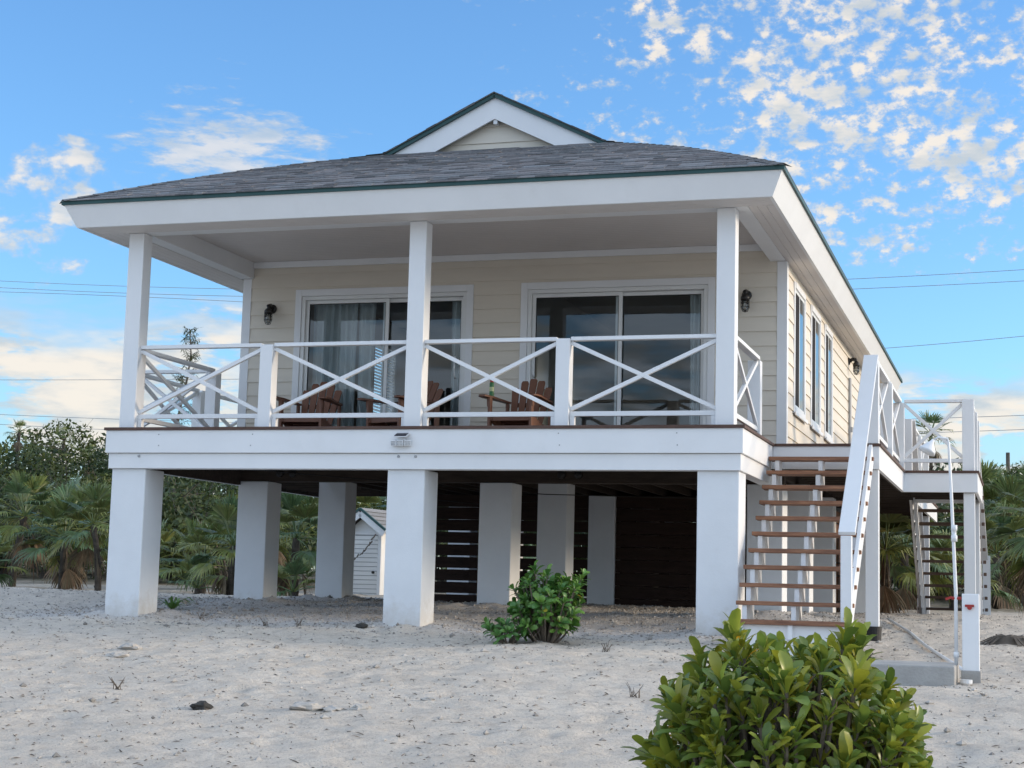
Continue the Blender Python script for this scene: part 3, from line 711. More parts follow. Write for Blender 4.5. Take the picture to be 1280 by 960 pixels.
b = MB(); b.bar((8.035, 1.8, -.13), (8.035, -.62, -1.95), .038, .24); b.build('outer_stringer', PAINT, st, .004)
for i in range(11): B('tread_block', TREAD, st, (8.031, 8.075, sy(i)+.03, sy(i)+.10, -.172-.171*i-.04, -.172-.171*i+.0))
b = MB(); b.box(6.95, 8.25, -1.05, -.55, gz(7.6,-.8)-.25, gz(7.6,-.8)+.03); hb(b, 'stair_pad', CONC, bevel=.01)
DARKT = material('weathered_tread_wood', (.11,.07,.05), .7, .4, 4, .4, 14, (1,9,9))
by = lambda i: 8.34+.24*(i+1)
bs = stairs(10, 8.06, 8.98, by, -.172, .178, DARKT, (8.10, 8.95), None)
B('newel_post', PAINT, bs, (7.965, 8.085, 10.85, 10.97, gz(8,10.9)-.2, -.95))
B('newel_post', PAINT, bs, (8.96, 9.08, 10.85, 10.97, gz(9,10.9)-.2, -.95))
b = MB(); b.bar((8.03, 8.36, .93), (8.03, 10.95, -1.07), .14, .038); b.build('handrail', PAINT, bs, .005)
b = MB(); b.bar((8.03, 8.4, -.10), (8.03, 10.95, -2.0), .038, .24); b.build('outer_stringer', PAINT, bs, .004)
b = MB(); b.bar((8.90, 8.36, .90), (8.98, 10.95, -1.07), .14, .038); b.build('handrail', PAINT, bs, .005)
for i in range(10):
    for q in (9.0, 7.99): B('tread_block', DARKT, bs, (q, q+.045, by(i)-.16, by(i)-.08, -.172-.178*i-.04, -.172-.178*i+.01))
# conduit on the side wall
b = MB(); b.tube([(7.02, 9.86, .02), (7.02, 9.86, 1.75)], .022, 10); b.tube([(7.02, 9.98, .02), (7.02, 9.98, 1.75)], .018, 10); b.box(7.0,7.06,9.84,9.9,.9,.98); b.smooth = False
hb(b, 'wall_conduit', GREYM)

# ---------------------------------------------------------------- wall lamps
def lamp(loc, rz, label):
    t = thing('wall_lamp', label, 'lamp', loc, rz, 'black caged wall lamps of the house')
    b = MB(); b.lathe((0,-.0,0), [(.06,0),(.06,.015),(.045,.03)], 20, (0,-1,0)); b.tube([(0,-.02,0),(0,-.07,.035),(0,-.115,.02),(0,-.125,-.02)], [.028,.03,.032,.03], 12)
    b.lathe((0,-.125,-.08), [(.052,0),(.052,.04),(.035,.065)], 20); b.smooth = True; b.build('lamp_arm', BLACK, t)
    b = MB(); b.lathe((0,-.125,-.185), [(.004,-.02),(.026,-.012),(.038,.02),(.040,.105)], 18); b.smooth = True; b.build('glass_jar', JAR, t)
    b = MB()
    for k in range(4):
        a = k*PI/2+.4; c, s_ = math.cos(a), math.sin(a)
        b.tube([(c*.047,-.125+s_*.047,-.08),(c*.047,-.125+s_*.047,-.165),(c*.03,-.125+s_*.03,-.207),(0,-.125,-.215)], .0045, 6)
    for z in (-.11,-.155): b.tube([(math.cos(q*PI/8)*.047,-.125+math.sin(q*PI/8)*.047,z) for q in range(17)], .0045, 6, cap=False)
    b.build('cage', BLACK, t)
    b = MB(); b.lathe((0,-.125,-.15), [(.004,-.02),(.016,-.005),(.018,.02),(.010,.055)], 12); b.smooth = True; b.build('bulb', FRAME, t)
lamp((.47, WY-.004, 1.80), 0, 'black caged wall lamp on the porch wall left of the left sliding door')
lamp((6.53, WY-.004, 1.81), 0, 'black caged wall lamp on the porch wall between the right sliding door and the corner')
lamp((WX1+.004, 9.92, 2.02), PI/2, 'black caged wall lamp on the side wall above the grey conduit')

# ---------------------------------------------------------------- solar light on the fascia
t = thing('solar_light', 'small white solar flood light fixed to the deck fascia above the middle pier', 'light', (3.40, -.082, -.155)); t.scale = (.86,)*3
b = MB(); b.box(-.045,.045,-.05,0,-.03,.03); b.build('housing', PVC, t, .006)
for s_ in (-1, 0, 1):
    b = MB(); b.box(-.042,.042,-.02,.02,-.034,.034); o = b.build('light_head', PVC, t, .006); o.location = (s_*.085, -.065+abs(s_)*.018, -.03); o.rotation_euler = (.15, 0, s_*.45)
    b = MB()
    for i in range(4):
        for j in range(3): b.box(-.034+i*.018,-.022+i*.018,-.0225,-.0205,-.024+j*.018,-.012+j*.018)
    b.build('led_lens', GREYM, o)
b = MB(); b.box(-.085,.085,-.065,.065,0,.012); o = b.build('panel_frame', PVC, t, .003); o.location = (.01,-.06,.06); o.rotation_euler = (.42,0,0)
b = MB(); b.box(-.075,.075,-.055,.055,.0125,.0145); b.build('solar_panel', SOLAR, o)

# ---------------------------------------------------------------- adirondack chairs
def adirondack(label, loc, rz):
    t = thing('adirondack_chair', label, 'chair', loc, rz, 'brown slatted adirondack chairs on the porch')
    tl = math.radians(24)
    for k in range(5):                                               # fanned back slats
        u = k-2; b = MB(); hgt = .80-.035*u*u; x0 = u*.088; x1 = u*.118; yb, zb = .22, .20
        sn, cs = math.sin(tl), math.cos(tl); w0, w1 = .036, .052
        def PT(x, h, o): return (x, yb+sn*h+o*cs, zb+cs*h-o*sn)
        hh = [0, hgt*.5, hgt-.03, hgt]; ww = [w0, (w0+w1)/2, w1, w1*.72]; vs = []
        for h, w_ in zip(hh, ww):
            xc = x0+(x1-x0)*h/hgt
            vs += [PT(xc-w_,h,0), PT(xc+w_,h,0), PT(xc+w_,h,.022), PT(xc-w_,h,.022)]
        fs = [(0,3,2,1),(12,13,14,15)]+[(i*4+j, i*4+(j+1)%4, (i+1)*4+(j+1)%4, (i+1)*4+j) for i in range(3) for j in range(4)]
        b.poly(vs, fs); b.build('back_slat', CHAIR, t, .004)
    for k in range(6):
        f = k/5; y = -.30+f*.50; z = .375-f*.13; b = MB(); b.bar((-.27,y,z), (.27,y,z), .082, .02, up=(0,.25,1)); b.build('seat_slat', CHAIR, t, .003)
    one(lambda b: b.box(-.29,.29,-.355,-.335,.27,.385), 'front_apron', CHAIR, t, .004)
    for s_ in (-1, 1):
        b = MB(); b.bar((s_*.285,-.34,.0), (s_*.285,-.34,.575), .035, .09, up=(0,1,0)); b.build('front_leg', CHAIR, t, .004)
        b = MB(); b.bar((s_*.26,-.36,.33), (s_*.26,.62,.03), .03, .12); b.build('seat_rail', CHAIR, t, .004)
        b = MB(); b.bar((s_*.30,.36,.19), (s_*.30,.36,.57), .03, .08, up=(0,1,0)); b.build('arm_support', CHAIR, t, .004)
        b = MB(); pr = [(-.50,.03),(-.50,.10),(-.46,.13),(-.30,.135),(-.05,.10),(.42,.055),(.42,-.0),(-.05,.0),(-.30,-.005)]
        n_ = len(pr); vs = [(s_*(.27+q), p, .575) for p, q in pr]+[(s_*(.27+q), p, .60) for p, q in pr]
        fs = [tuple(range(n_)), tuple(range(n_, 2*n_))[::-1]]+[(i,(i+1)%n_,(i+1)%n_+n_,i+n_) for i in range(n_)]
        b.poly(vs, fs); b.build('armrest', CHAIR, t, .005)
        b = MB(); b.bar((s_*.30,-.36,.575), (s_*.30,-.34,.46), .03, .07, up=(0,1,0)); b.build('arm_bracket', CHAIR, t, .004)
    one(lambda b: (b.bar((-.26,.43,.56),(.26,.43,.56),.03,.06), b.bar((-.24,.30,.25),(.24,.30,.25),.03,.07)), 'back_brace', CHAIR, t, .004)
    return t
CH = [('brown adirondack chair facing forward in front of the wide curtain, leftmost on the porch', 1.40, 2.00, .08),
      ('brown adirondack chair half hidden behind the middle porch post', 2.56, 2.08, -.38),
      ('brown adirondack chair with a spray can on its armrest, between the two sliding doors', 4.04, 1.98, -.05)]
for lb, px_, py_, rz_ in CH:
    adirondack(lb, (px_, py_, 0), rz_).scale = (.88, .88, .88)
t = thing('spray_can', 'green spray can with a red cap standing on the armrest of a brown chair', 'can', (3.755, 1.80, .530))
one(lambda b: b.lathe((0,0,0), [(.026,0),(.027,.01),(.027,.15),(.02,.165)], 16), 'can_body', GREENL, t)
one(lambda b: b.lathe((0,0,.165), [(.021,0),(.021,.035),(.012,.05)], 16), 'cap', RED, t)
one(lambda b: b.lathe((0,0,.06), [(.0277,0),(.0277,.05)], 16), 'label_band', material('label_white', (.5,.55,.3), .5), t)

# ---------------------------------------------------------------- beach shower
sx0, sy0 = 9.13, -1.5; sg = gz(sx0, sy0)
t = thing('outdoor_shower', 'white beach shower with a short boxed post, red tap and tall thin pipe', 'shower', (sx0, sy0, sg))
h = -1.60-sg
one(lambda b: b.box(-.055,.085,-.07,.07,-.3,h), 'boxed_post', PAINT, t, .006)
one(lambda b: b.box(-.065,.095,-.08,.08,-.3,.10), 'post_base', CONC, t, .006)
b = MB(); b.tube([(-.105,-.03,.14),(-.105,-.03,h-.0),(-.135,-.03,1.55),(-.155,-.03,2.02),(-.165,-.03,2.06),(-.24,-.06,2.07),(-.27,-.07,2.05)], [.016,.016,.014,.012,.012,.010,.010], 10)
b.lathe((-.105,-.03,.20), [(.022,0),(.022,.05)], 12); b.lathe((-.115,-.03,1.18), [(.026,0),(.026,.05),(.018,.055),(.018,.09),(.026,.095),(.026,.14)], 12); b.smooth = True; b.build('pipe', PVC, t)
b = MB(); b.lathe((-.335,-.10,1.94), [(.075,0),(.07,.02),(.02,.10),(.014,.125)], 20, (.5,.25,1)); b.smooth = True; b.build('shower_head', PVC, t)
b = MB(); b.bar((-.03,-.085,h-.10),(.045,-.085,h-.10),.016,.02); b.bar((.008,-.085,h-.16),(.008,-.085,h-.10),.02,.02); b.tube([(.008,-.07,h-.115),(.008,-.10,h-.115)],.02,10); b.build('tap', RED, t, .003)
b = MB(); b.bar((-.19,-.03,h-.05),(-.14,-.03,h-.03),.02,.02); b.tube([(-.14,-.03,h-.04),(-.06,-.03,h-.04)],.014,8); b.build('valve_lever', RED, t)
b = MB(); b.lathe((-.02,-.2,.0), [(.03,-.02),(.05,.0),(.05,.03)], 12); b.build('drain_cap', PVC, t)
b = MB(); b.box(8.20, 9.03, -2.0, -1.05, gz(8.7,-1.9)-.25, -2.195)
tag(b.build('concrete_slab', CONC, None, .012), 'grey concrete slab lying in the sand left of the beach shower', 'slab')
b = MB(); pts = []
for i in range(15):
    f = i/14; x = 7.98+f*1.07+.05*math.sin(f*7); y = 4.9-f*5.7; x += -.03*math.sin(f*7); pts.append((x, y, gbase(x, y)+.035))
b.tube(pts, .017, 8); b.smooth = True
tag(b.build('pipe', PVC), 'long pale plastic pipe lying on the sand from the side deck to the shower', 'pipe')

# ---------------------------------------------------------------- sheds
def shed():
    Z = -2.05
    t = thing('garden_shed', 'small white shed with a louvred door and steep gable roof standing beyond the piers', 'shed', (-3.58, 16.1, Z), -.12)
    b = MB(); b.box(-.42,.42,0,1.3,0,1.5); z = 1.5
    b.poly([(-.42,0,1.5),(.42,0,1.5),(0,0,1.82),(-.42,1.3,1.5),(.42,1.3,1.5),(0,1.3,1.82)], [(0,1,2),(5,4,3),(0,2,5,3),(2,1,4,5)]); b.build('wall', SIDEW, t)
    b = MB(); zz_ = .06
    b.box(-.34,.34,-.02,-.002,.05,1.44,mi=1)  # grey backing paints the shade seen between the louvres
    while zz_ < 1.40: b.bar((-.34,-.034,zz_+.03),(.34,-.034,zz_+.03),.012,.078,up=(0,-.2,1)); zz_ += .092
    b.build('door', [SIDEW, GREYM], t)
    one(lambda b: (b.box(-.42,-.345,-.04,-.0,0,1.5), b.box(.345,.42,-.04,0,0,1.5), b.box(-.345,.345,-.04,0,1.44,1.5)), 'door_frame', PAINT, t)
    b = MB(); b.lathe((.27,-.06,.66), [(.03,0),(.03,.03)], 10, (0,-1,0)); b.build('padlock', BLACK, t)
    b = MB()
    for s_ in (-1, 1):
        b.poly([(0,-.2,1.99),(s_*.60,-.2,1.555),(s_*.60,1.5,1.555),(0,1.5,1.99),(0,-.2,1.95),(s_*.60,-.2,1.515),(s_*.60,1.5,1.515),(0,1.5,1.95)], [(0,1,2,3),(7,6,5,4),(0,4,5,1),(1,5,6,2)], (1,1,1))
        for i in range(5):
            f0, f1 = i/5, (i+1)/5
            b.face([(s_*.6*f1,-.2,1.996-.435*f1+.012),(s_*.6*f0,-.2,1.996-.435*f0),(s_*.6*f0,1.5,1.996-.435*f0),(s_*.6*f1,1.5,1.996-.435*f1+.012)], (1.6-.2*(i%2),)*3)
    rf = b.build('roof', SHING, t)
    b = MB()
    for s_ in (-1, 1): b.bar((0,-.215,1.88),(s_*.58,-.215,1.46),.03,.14)
    b.build('roof_trim', PAINT, rf)
    b = MB()
    for s_ in (-1, 1): b.bar((0,-.225,1.975),(s_*.61,-.225,1.535),.05,.045)
    b.build('roof_edge', TEAL, rf)
    g = thing('driftwood_garland', 'string of dark driftwood pieces hung slanting across the white shed door', 'garland', (-3.60, 15.95, Z+.9))
    b = MB(); pts = [(-.33,-.02,-.06),(-.1,-.02,.04),(.1,-.02,.2),(.22,-.02,.36),(.33,-.02,.52)]
    b.tube(pts, .004, 5)
    for i in range(16):
        f = i/15*3.999; k = int(f); p = Vector(pts[k]).lerp(Vector(pts[k+1]), f-k)
        b.bar(p+Vector((R.uniform(-.04,.0),-.01,R.uniform(-.05,.0))), p+Vector((R.uniform(0,.04),-.01,R.uniform(0,.05))), .02, .018)
    b.build('driftwood', BARK, g)
shed()
t = thing('utility_shed', 'white clapboard utility box standing behind the front stairs', 'shed', (7.22, 9.0, gz(7.2,9)))
b = MB(); 
for i in range(11): b.poly([(-.2,-.0,i*.105),(.2,0,i*.105),(.2,.012,(i+1)*.105),(-.2,.012,(i+1)*.105),(-.2,.5,i*.105),(.2,.5,i*.105),(.2,.5,(i+1)*.105),(-.2,.5,(i+1)*.105)], [(0,1,2,3),(1,5,6,2),(4,0,3,7),(0,4,5,1)])
b.build('clapboard_wall', SIDEW, t)
one(lambda b: b.bar((0,-.04,1.17),(0,.55,1.22),.48,.03), 'lid', PAINT, t)

# ---------------------------------------------------------------- plants
def fan_leaf(b, o, d, R_, petl, tone, droop=.25, nseg=24, rnd=R, spread=2.35, mi=0, tube=True):
    """one fan frond: a petiole, then many blades radiating from its tip"""
    d = d.normalized(); side = d.cross(Vector((0,0,1))); side = side.normalized() if side.length > .05 else Vector((1,0,0)); up = side.cross(d)
    tip = o+d*petl+Vector((0,0,-droop*petl*.25))
    if tube: b.tube([o, o+d*petl*.5+Vector((0,0,-droop*petl*.06)), tip], [.013,.010,.007], 4, (tone[0]*1.1,tone[1]*1.05,tone[2]), False, mi)
    d = (tip-o).normalized(); fold = rnd.uniform(.15,.4); bend = droop*.75
    for k in range(nseg):
        a = (k/(nseg-1)-.5)*2*spread/2*1.15+rnd.uniform(-.04,.04); L = R_*(1-.20*abs(a)/(spread/2+.01))*rnd.uniform(.86,1.06)
        rd = d*math.cos(a)+side*math.sin(a)+up*(fold*abs(math.sin(a)))
        w_ = side*math.cos(a)-d*math.sin(a); hw = R_*.043
        tw = up*rnd.uniform(-.25,.25)
        p1 = tip+rd*L*.45+Vector((0,0,-bend*L*.10)); p2 = tip+rd*L*.80+Vector((0,0,-bend*L*.34)); p3 = tip+rd*L+Vector((0,0,-bend*L*(.55+.5*rnd.random())))
        w1 = (w_+tw).normalized()*hw; tn = rnd.uniform(.72,1.3); c = (tone[0]*tn*rnd.uniform(.9,1.15), tone[1]*tn, tone[2]*tn)
        i = len(b.v); b.v += [tuple(tip), tuple(p1-w1), tuple(p1+up*hw*.35), tuple(p1+w1), tuple(p2-w1*.6), tuple(p2+w1*.6), tuple(p3)]
        for f in ((0,1,2),(0,2,3),(1,4,2),(2,4,5),(2,5,3),(4,6,5)): b.f.append(tuple(i+q for q in f)); b.t.append(c); b.m.append(mi)
def make_palm(seed, trunk_h, crown_r, n, low=-.35, dead=6, pet=.55, rad=.07, lean=0, nseg=26):
    rnd = random.Random(seed)
    t = bpy.data.objects.new('fan_palm', None)
    COL.objects.link(t)
    b = MB(); pts = []; rs = []
    for i in range(9):
        f = i/8; pts.append((lean*f*f*trunk_h, .1*lean*math.sin(f*3), -.15+f*(trunk_h+.15))); rs.append(rad*(1.15-.25*f)*(1+.08*rnd.uniform(-1,1)))
    b.tube(pts, rs, 9)
    for i in range(int(trunk_h*14)):                                  # old leaf bases
        f = rnd.random(); a = rnd.uniform(0,2*PI); z = f*trunk_h; p = Vector((lean*f*f*trunk_h+math.cos(a)*rad*.9, math.sin(a)*rad*.9, z))
        b.bar(p, p+Vector((math.cos(a)*.05, math.sin(a)*.05, .09)), .035, .012)
    b.build('trunk', PALMBARK, t)
    top = Vector((pts[-1][0], pts[-1][1], trunk_h)); b = MB()
    for k in range(n):
        a = k*2.39996+rnd.uniform(-.3,.3); e = low+(1.45-low)*((k+.5)/n)**.9
        d = Vector((math.cos(a)*math.cos(e), math.sin(a)*math.cos(e), math.sin(e)))
        age = 1-k/n; y = rnd.random()
        tone = (1.15+.55*age*y, 1.05+.22*age*y, .95-.2*age) if y > .35 else (.85,.95,1.0)
        fan_leaf(b, top+d*.03, d, crown_r*rnd.uniform(.42,.58), crown_r*pet*rnd.uniform(.8,1.15), tone, .25+.75*age*rnd.uniform(.6,1), nseg, rnd)
    b.build('crown', LEAFP, t)
    if dead:
        b = MB()
        for k in range(dead):
            a = rnd.uniform(0,2*PI); e = rnd.uniform(-1.35,-.75); d = Vector((math.cos(a)*math.cos(e), math.sin(a)*math.cos(e), math.sin(e)))
            fan_leaf(b, top+Vector((0,0,-.08)), d, crown_r*.48, crown_r*.4, (1,1,1), 1.1, 12, rnd, 1.6)
        b.build('dead_fronds', LEAFD, t)
    return t
protos = [make_palm(1, 1.0, 1.05, 22, dead=3), make_palm(2, .45, 1.0, 18, low=-.15, dead=2), make_palm(3, 1.5, 1.1, 22, low=-.5, dead=4, lean=.12), make_palm(4, .15, .75, 12, low=.15, dead=0, rad=.05)]
used = [False]*4
def palm(k, x, y, s, rz, label, group='fan palms growing around the house', zoff=0):
    o = protos[k] if not used[k] else copy_tree(protos[k]); used[k] = True
    o.location = (x, y, gz(x, y)+zoff); o.scale = (s, s, s); o.rotation_euler = (0, 0, rz); tag(o, label, 'palm', group); return o
# x, y, proto, scale, label
LP = [
 (-10.2,13.4,2,1.15,'fan palm with drooping old fronds at the left edge of the photo'),
 (-8.9,13.2,0,1.25,'broad fan palm with a dark stubby trunk, second from the left edge'),
 (-7.9,12.9,2,1.05,'upright fan palm whose fronds touch the left corner pier'),
 (-9.7,11.6,1,1.1,'low fan palm spreading over the sand in front of the leftmost palms'),
 (-11.6,17.5,0,1.5,'tall fan palm rising behind the leftmost palms'),
 (-8.3,15.5,1,1.4,'bushy fan palm behind the upright palm near the left corner pier'),
 (-4.35,11.6,0,1.12,'fan palm with bright spiky fronds right beside the second left pier'),
 (-5.9,13.4,1,1.35,'yellowish fan palm between the left corner pier and the spiky palm'),
 (-6.3,16.8,2,1.1,'fan palm standing back in the scrub seen just right of the left corner pier'),
 (-4.0,13.6,0,1.35,'tall fan palm filling the gap between the two left inner piers'),
 (-3.1,11.6,3,1.15,'low blue green fan palm at the foot of the third left pier'),
 (-5.2,11.9,3,1.2,'small fan palm seedling under the spiky palm'),
 (-4.7,18.5,2,1.3,'fan palm behind the white shed'),
 (-1.9,19.5,0,1.4,'fan palm behind the slatted wall'),
 (7.3,13.2,0,1.3,'low dark fan palm under the side deck left of the back stairs'),
 (7.5,15.0,0,1.25,'fan palm with pointed fronds right behind the back stairs newel post'),
 (6.6,17.5,2,1.25,'tall fan palm in shade beyond the side deck'),
 (8.3,16.5,1,1.4,'fan palm seen through the treads of the back stairs'),
 (9.05,18.5,0,1.3,'fan palm just right of the back stairs'),
 (8.6,21.0,2,1.5,'fan palm furthest back beyond the back stairs'),
 (9.55,20.5,2,1.35,'grey green fan palm between the stairs and the right edge palm'),
]
for i, (x, y, k, s, lb) in enumerate(LP): palm(k, x, y, s*.84, i*1.7+.4, lb)
# big palm with a skirt of hanging dead fronds at the right edge
bp_ = make_palm(9, 1.45, 1.25, 26, low=-1.0, dead=22, rad=.10, nseg=30)
bp_.location = (10.05, 11.2, gz(10.1,11.2)); tag(bp_, 'large fan palm with long hanging fronds cut by the right edge of the photo', 'palm', 'fan palms growing around the house')
# far slender palms
for (x, y, hh, lb) in ((6.80,38,4.95,'slender palm with a small round head seen through the landing railing'), (-25.4,36,5.0,'far palm head sticking out of the scrub near the left edge'), (-23.7,36.3,4.75,'far palm head above the scrub, second from the left edge'), (-21.2,34,4.0,'ragged palm head just left of the deck corner above the scrub')):
    p = make_palm(int(x*7)+500, hh, .95 if x > 0 else .55, 15, low=-.5, dead=5, rad=.06, nseg=12); p.location = (x, y, gz(x,y)); tag(p, lb, 'palm', 'slender palms far behind the house')

def leafcloud(b, rnd, cx, cy, cz, rx, ry, rz_, n, size, tone):
    for _ in range(n):
        while True:
            p = Vector((rnd.uniform(-1,1), rnd.uniform(-1,1), rnd.uniform(-1,1)))
            if .25 < p.length < 1: break
        p = p*(p.length**-.45); o = Vector((cx+p.x*rx, cy+p.y*ry, cz+p.z*rz_))
        n_ = Vector((rnd.gauss(0,1), rnd.gauss(0,1), rnd.gauss(.5,1))).normalized(); a = n_.orthogonal().normalized(); q = rnd.uniform(0,2*PI)
        u = a*math.cos(q)+n_.cross(a)*math.sin(q); v = n_.cross(u); s_ = size*rnd.uniform(.6,1.4); g = rnd.uniform(.6,1.35)
        b.face([o-u*s_, o-v*s_*.42, o+u*s_, o+v*s_*.42], (tone[0]*g, tone[1]*g, tone[2]*g))
def make_scrub(seed, h, wd, n, size, tones, name='scrub_tree'):
    rnd = random.Random(seed); t = bpy.data.objects.new(name, None); COL.objects.link(t)
    b = MB(); lb = MB(); K = 15
    for k in range(K):
        a = rnd.uniform(0,2*PI); r = wd*.5*math.sqrt(rnd.random()); f = 1-(r/(wd*.5))**2*.55
        z = h*rnd.uniform(.35,.9)*f if k > 4 else h*rnd.uniform(.2,.45); cx, cy = r*math.cos(a), r*math.sin(a); cr = wd*rnd.uniform(.13,.24)
        leafcloud(lb, rnd, cx, cy, z, cr, cr, cr*.75, n//K, size, rnd.choice(tones))
        b.tube([(0,0,-.2),(cx*.3,cy*.3,z*.45),(cx*.9,cy*.9,z)], [.06,.04,.012], 5)
        for _ in range(5):                                            # bare twigs poking out of each clump
            d = Vector((rnd.uniform(-1,1),rnd.uniform(-1,1),rnd.uniform(0,1))).normalized(); p = Vector((cx,cy,z)); b.tube([p, p+d*cr*1.15], [.008,.003], 3, cap=False)
    b.build('branches', BARK, t); lb.build('crown', LEAFS, t); return t
TN = [(1,1,1),(1.35,1.2,.8),(.65,.8,.8),(1.7,1.5,.9),(.8,.85,1.1),(1.25,1.0,1.05)]
scr = [make_scrub(21, 4.4, 4.8, 14000, .068, TN[:3]), make_scrub(22, 3.8, 5.4, 14000, .066, TN[1:5]), make_scrub(23, 2.2, 3.4, 6500, .06, [TN[3],TN[0]]), make_scrub(24, 2.4, 4.2, 7500, .05, [TN[5],TN[4],TN[0]])]
su = [False]*4
def scrub(k, x, y, s, rz, label, group):
    o = scr[k] if not su[k] else copy_tree(scr[k]); su[k] = True
    s *= 1.04 if k < 2 and x < 0 else 1.0; o.location = (x, y, gz(x,y)); o.scale = (s,s,s*R.uniform(.92,1.08)); o.rotation_euler = (0,0,rz); tag(o, label, 'tree' if k < 2 else 'shrub', group)
SC = [
 (0,-26.0,33,.62,'dark leafy tree at the far left edge behind the palms'),(0,-22.8,32,1.08,'dark round tree second from the left edge, under the far palm heads'),(1,-20.0,31,1.15,'dark broadleaf tree whose top meets the left corner of the deck'),
 (0,-17.2,31,1.0,'dark tree directly behind the left corner pier'),(1,-14.8,29,1.1,'dark tree seen just under the left end of the porch beam'),
 (3,-17.6,24.0,1.25,'low greyish green bush mound left of the corner pier'),(3,-15.4,23.0,1.15,'olive grey bush mound touching the left corner pier'),(3,-20.3,25.5,1.3,'grey green bush mound at the far left edge below the dark trees'),
 (2,-9.6,22.0,1.45,'bright yellowish green bush seen between the left corner pier and the second pier'),(2,-11.8,23.5,1.35,'mid green bush right behind the left corner pier'),
 (0,-11.8,30,.9,'dark tree in the shade line above the bright bush'),(1,-8.8,29,.95,'dark tree behind the gap between the two left inner piers'),(0,-6.2,29,.9,'dark tree behind the white shed roof'),
 (1,-3.5,30,1.0,'dark tree behind the slatted wall'),(0,-.5,31,1.0,'dark tree behind the middle of the house'),(1,2.2,32,1.0,'dark tree behind the enclosure'),
 (0,4.6,30,.86,'dark tree left of the back stairs under the side deck'),(1,6.6,31,.90,'dark bushy tree seen below the landing railing'),(2,7.6,26,1.5,'mid green bush seen through the back stairs'),
 (0,8.9,31,.80,'dark green tree right of the landing post'),(1,10.9,33,.98,'dark green tree at the right edge below the utility pole'),(2,9.9,24,1.4,'green bush behind the big right edge palm'),(0,12.6,30,.9,'leafy tree cut by the right edge of the photo'),
]
for i, (k, x, y, s, lb) in enumerate(SC): scrub(k, x, y, s, i*1.3, lb, 'dense scrub trees behind the house')
# wood closing the view behind the scrub
b = MB(); rr = random.Random(77); rows_ = MB()
for i in range(150):
    x = -62+i*.62+rr.uniform(-.5,.5); y = rr.uniform(37,43); top = 3.3-1.2*ss((x+24)/16)+rr.uniform(-.35,.3)
    for zc in (.3, .62, .9): leafcloud(b, rr, x+rr.uniform(-.4,.4), y, gz(x,y)+(top-gz(x,y))*zc, 1.3, 1.1, .85, 240, .11, rr.choice(TN[:4]))
tag(b.build('far_wood', LEAFS), 'dark mass of far scrub closing the view behind the trees', 'wood', kind='stuff')
# feathery casuarina
b = MB(); t = thing('casuarina_tree', 'thin feathery casuarina with a bare leaning top seen through the left railing', 'tree', (-13.55, 26, gz(-13.2,26)))
rr = random.Random(5); H_ = 7.15; trunk = [(.22*math.sin(i*.9)*(i/10)+.02*i, 0, H_*i/10) for i in range(11)]
b.tube(trunk, [.07*(1-i/11) +.008 for i in range(11)], 6); lf = MB()
for i in range(150):
    f = rr.uniform(.4,1); k = min(int(f*10), 9); p = Vector(trunk[k]).lerp(Vector(trunk[k+1]), f*10-k); a = rr.uniform(0,2*PI); L = rr.uniform(.15,.75)*(1.15-f)*1.5+.08
    q = p+Vector((math.cos(a)*L, math.sin(a)*L, L*.35)); b.tube([p, q], [.010,.004], 3, cap=False)
    for _ in range(9):
        m_ = p.lerp(q, rr.uniform(.3,1)); d = Vector((rr.uniform(-1,1), rr.uniform(-1,1), rr.uniform(-1.3,.5)))*.13
        lf.face([m_, m_+d*.5+Vector((.008,.008,0)), m_+d, m_+d*.5-Vector((.008,.008,0))], (rr.uniform(.6,1.1),)*3)
b.build('trunk', BARK, t); lf.build('foliage', LEAFS, t)

# leafy rosette shrubs
def oleaf(b, o, d, up, L, wd, tone, cup=.25, arch=.2):
    d = d.normalized(); s_ = d.cross(up); s_ = s_.normalized() if s_.length > .01 else Vector((1,0,0)); n_ = s_.cross(d)
    st = ((0,.10,0),(.25,.42,.01),(.5,.80,.0),(.75,1.0,-.03),(.92,.72,-.07),(1.0,.0,-.10)); i = len(b.v); fr = []
    for f, w_, z in st:
        c = o+d*(L*f)+n_*(arch*L*(math.sin(f*PI*.8)-f*.6))
        if w_ == 0: b.v.append(tuple(c)); fr.append((len(b.v)-1,))
        else:
            hw = s_*wd*.5*w_; e = n_*(cup*wd*.5*w_)
            b.v += [tuple(c-hw+e), tuple(c), tuple(c+hw+e)]; q = len(b.v); fr.append((q-3,q-2,q-1))
    for a, c in zip(fr, fr[1:]):
        if len(c) == 3: fs = ((a[0],a[1],c[1],c[0]),(a[1],a[2],c[2],c[1]))
        else: fs = ((a[0],a[1],c[0]),(a[1],a[2],c[0]))
        for f in fs: b.f.append(f); b.t.append(tone); b.m.append(0)
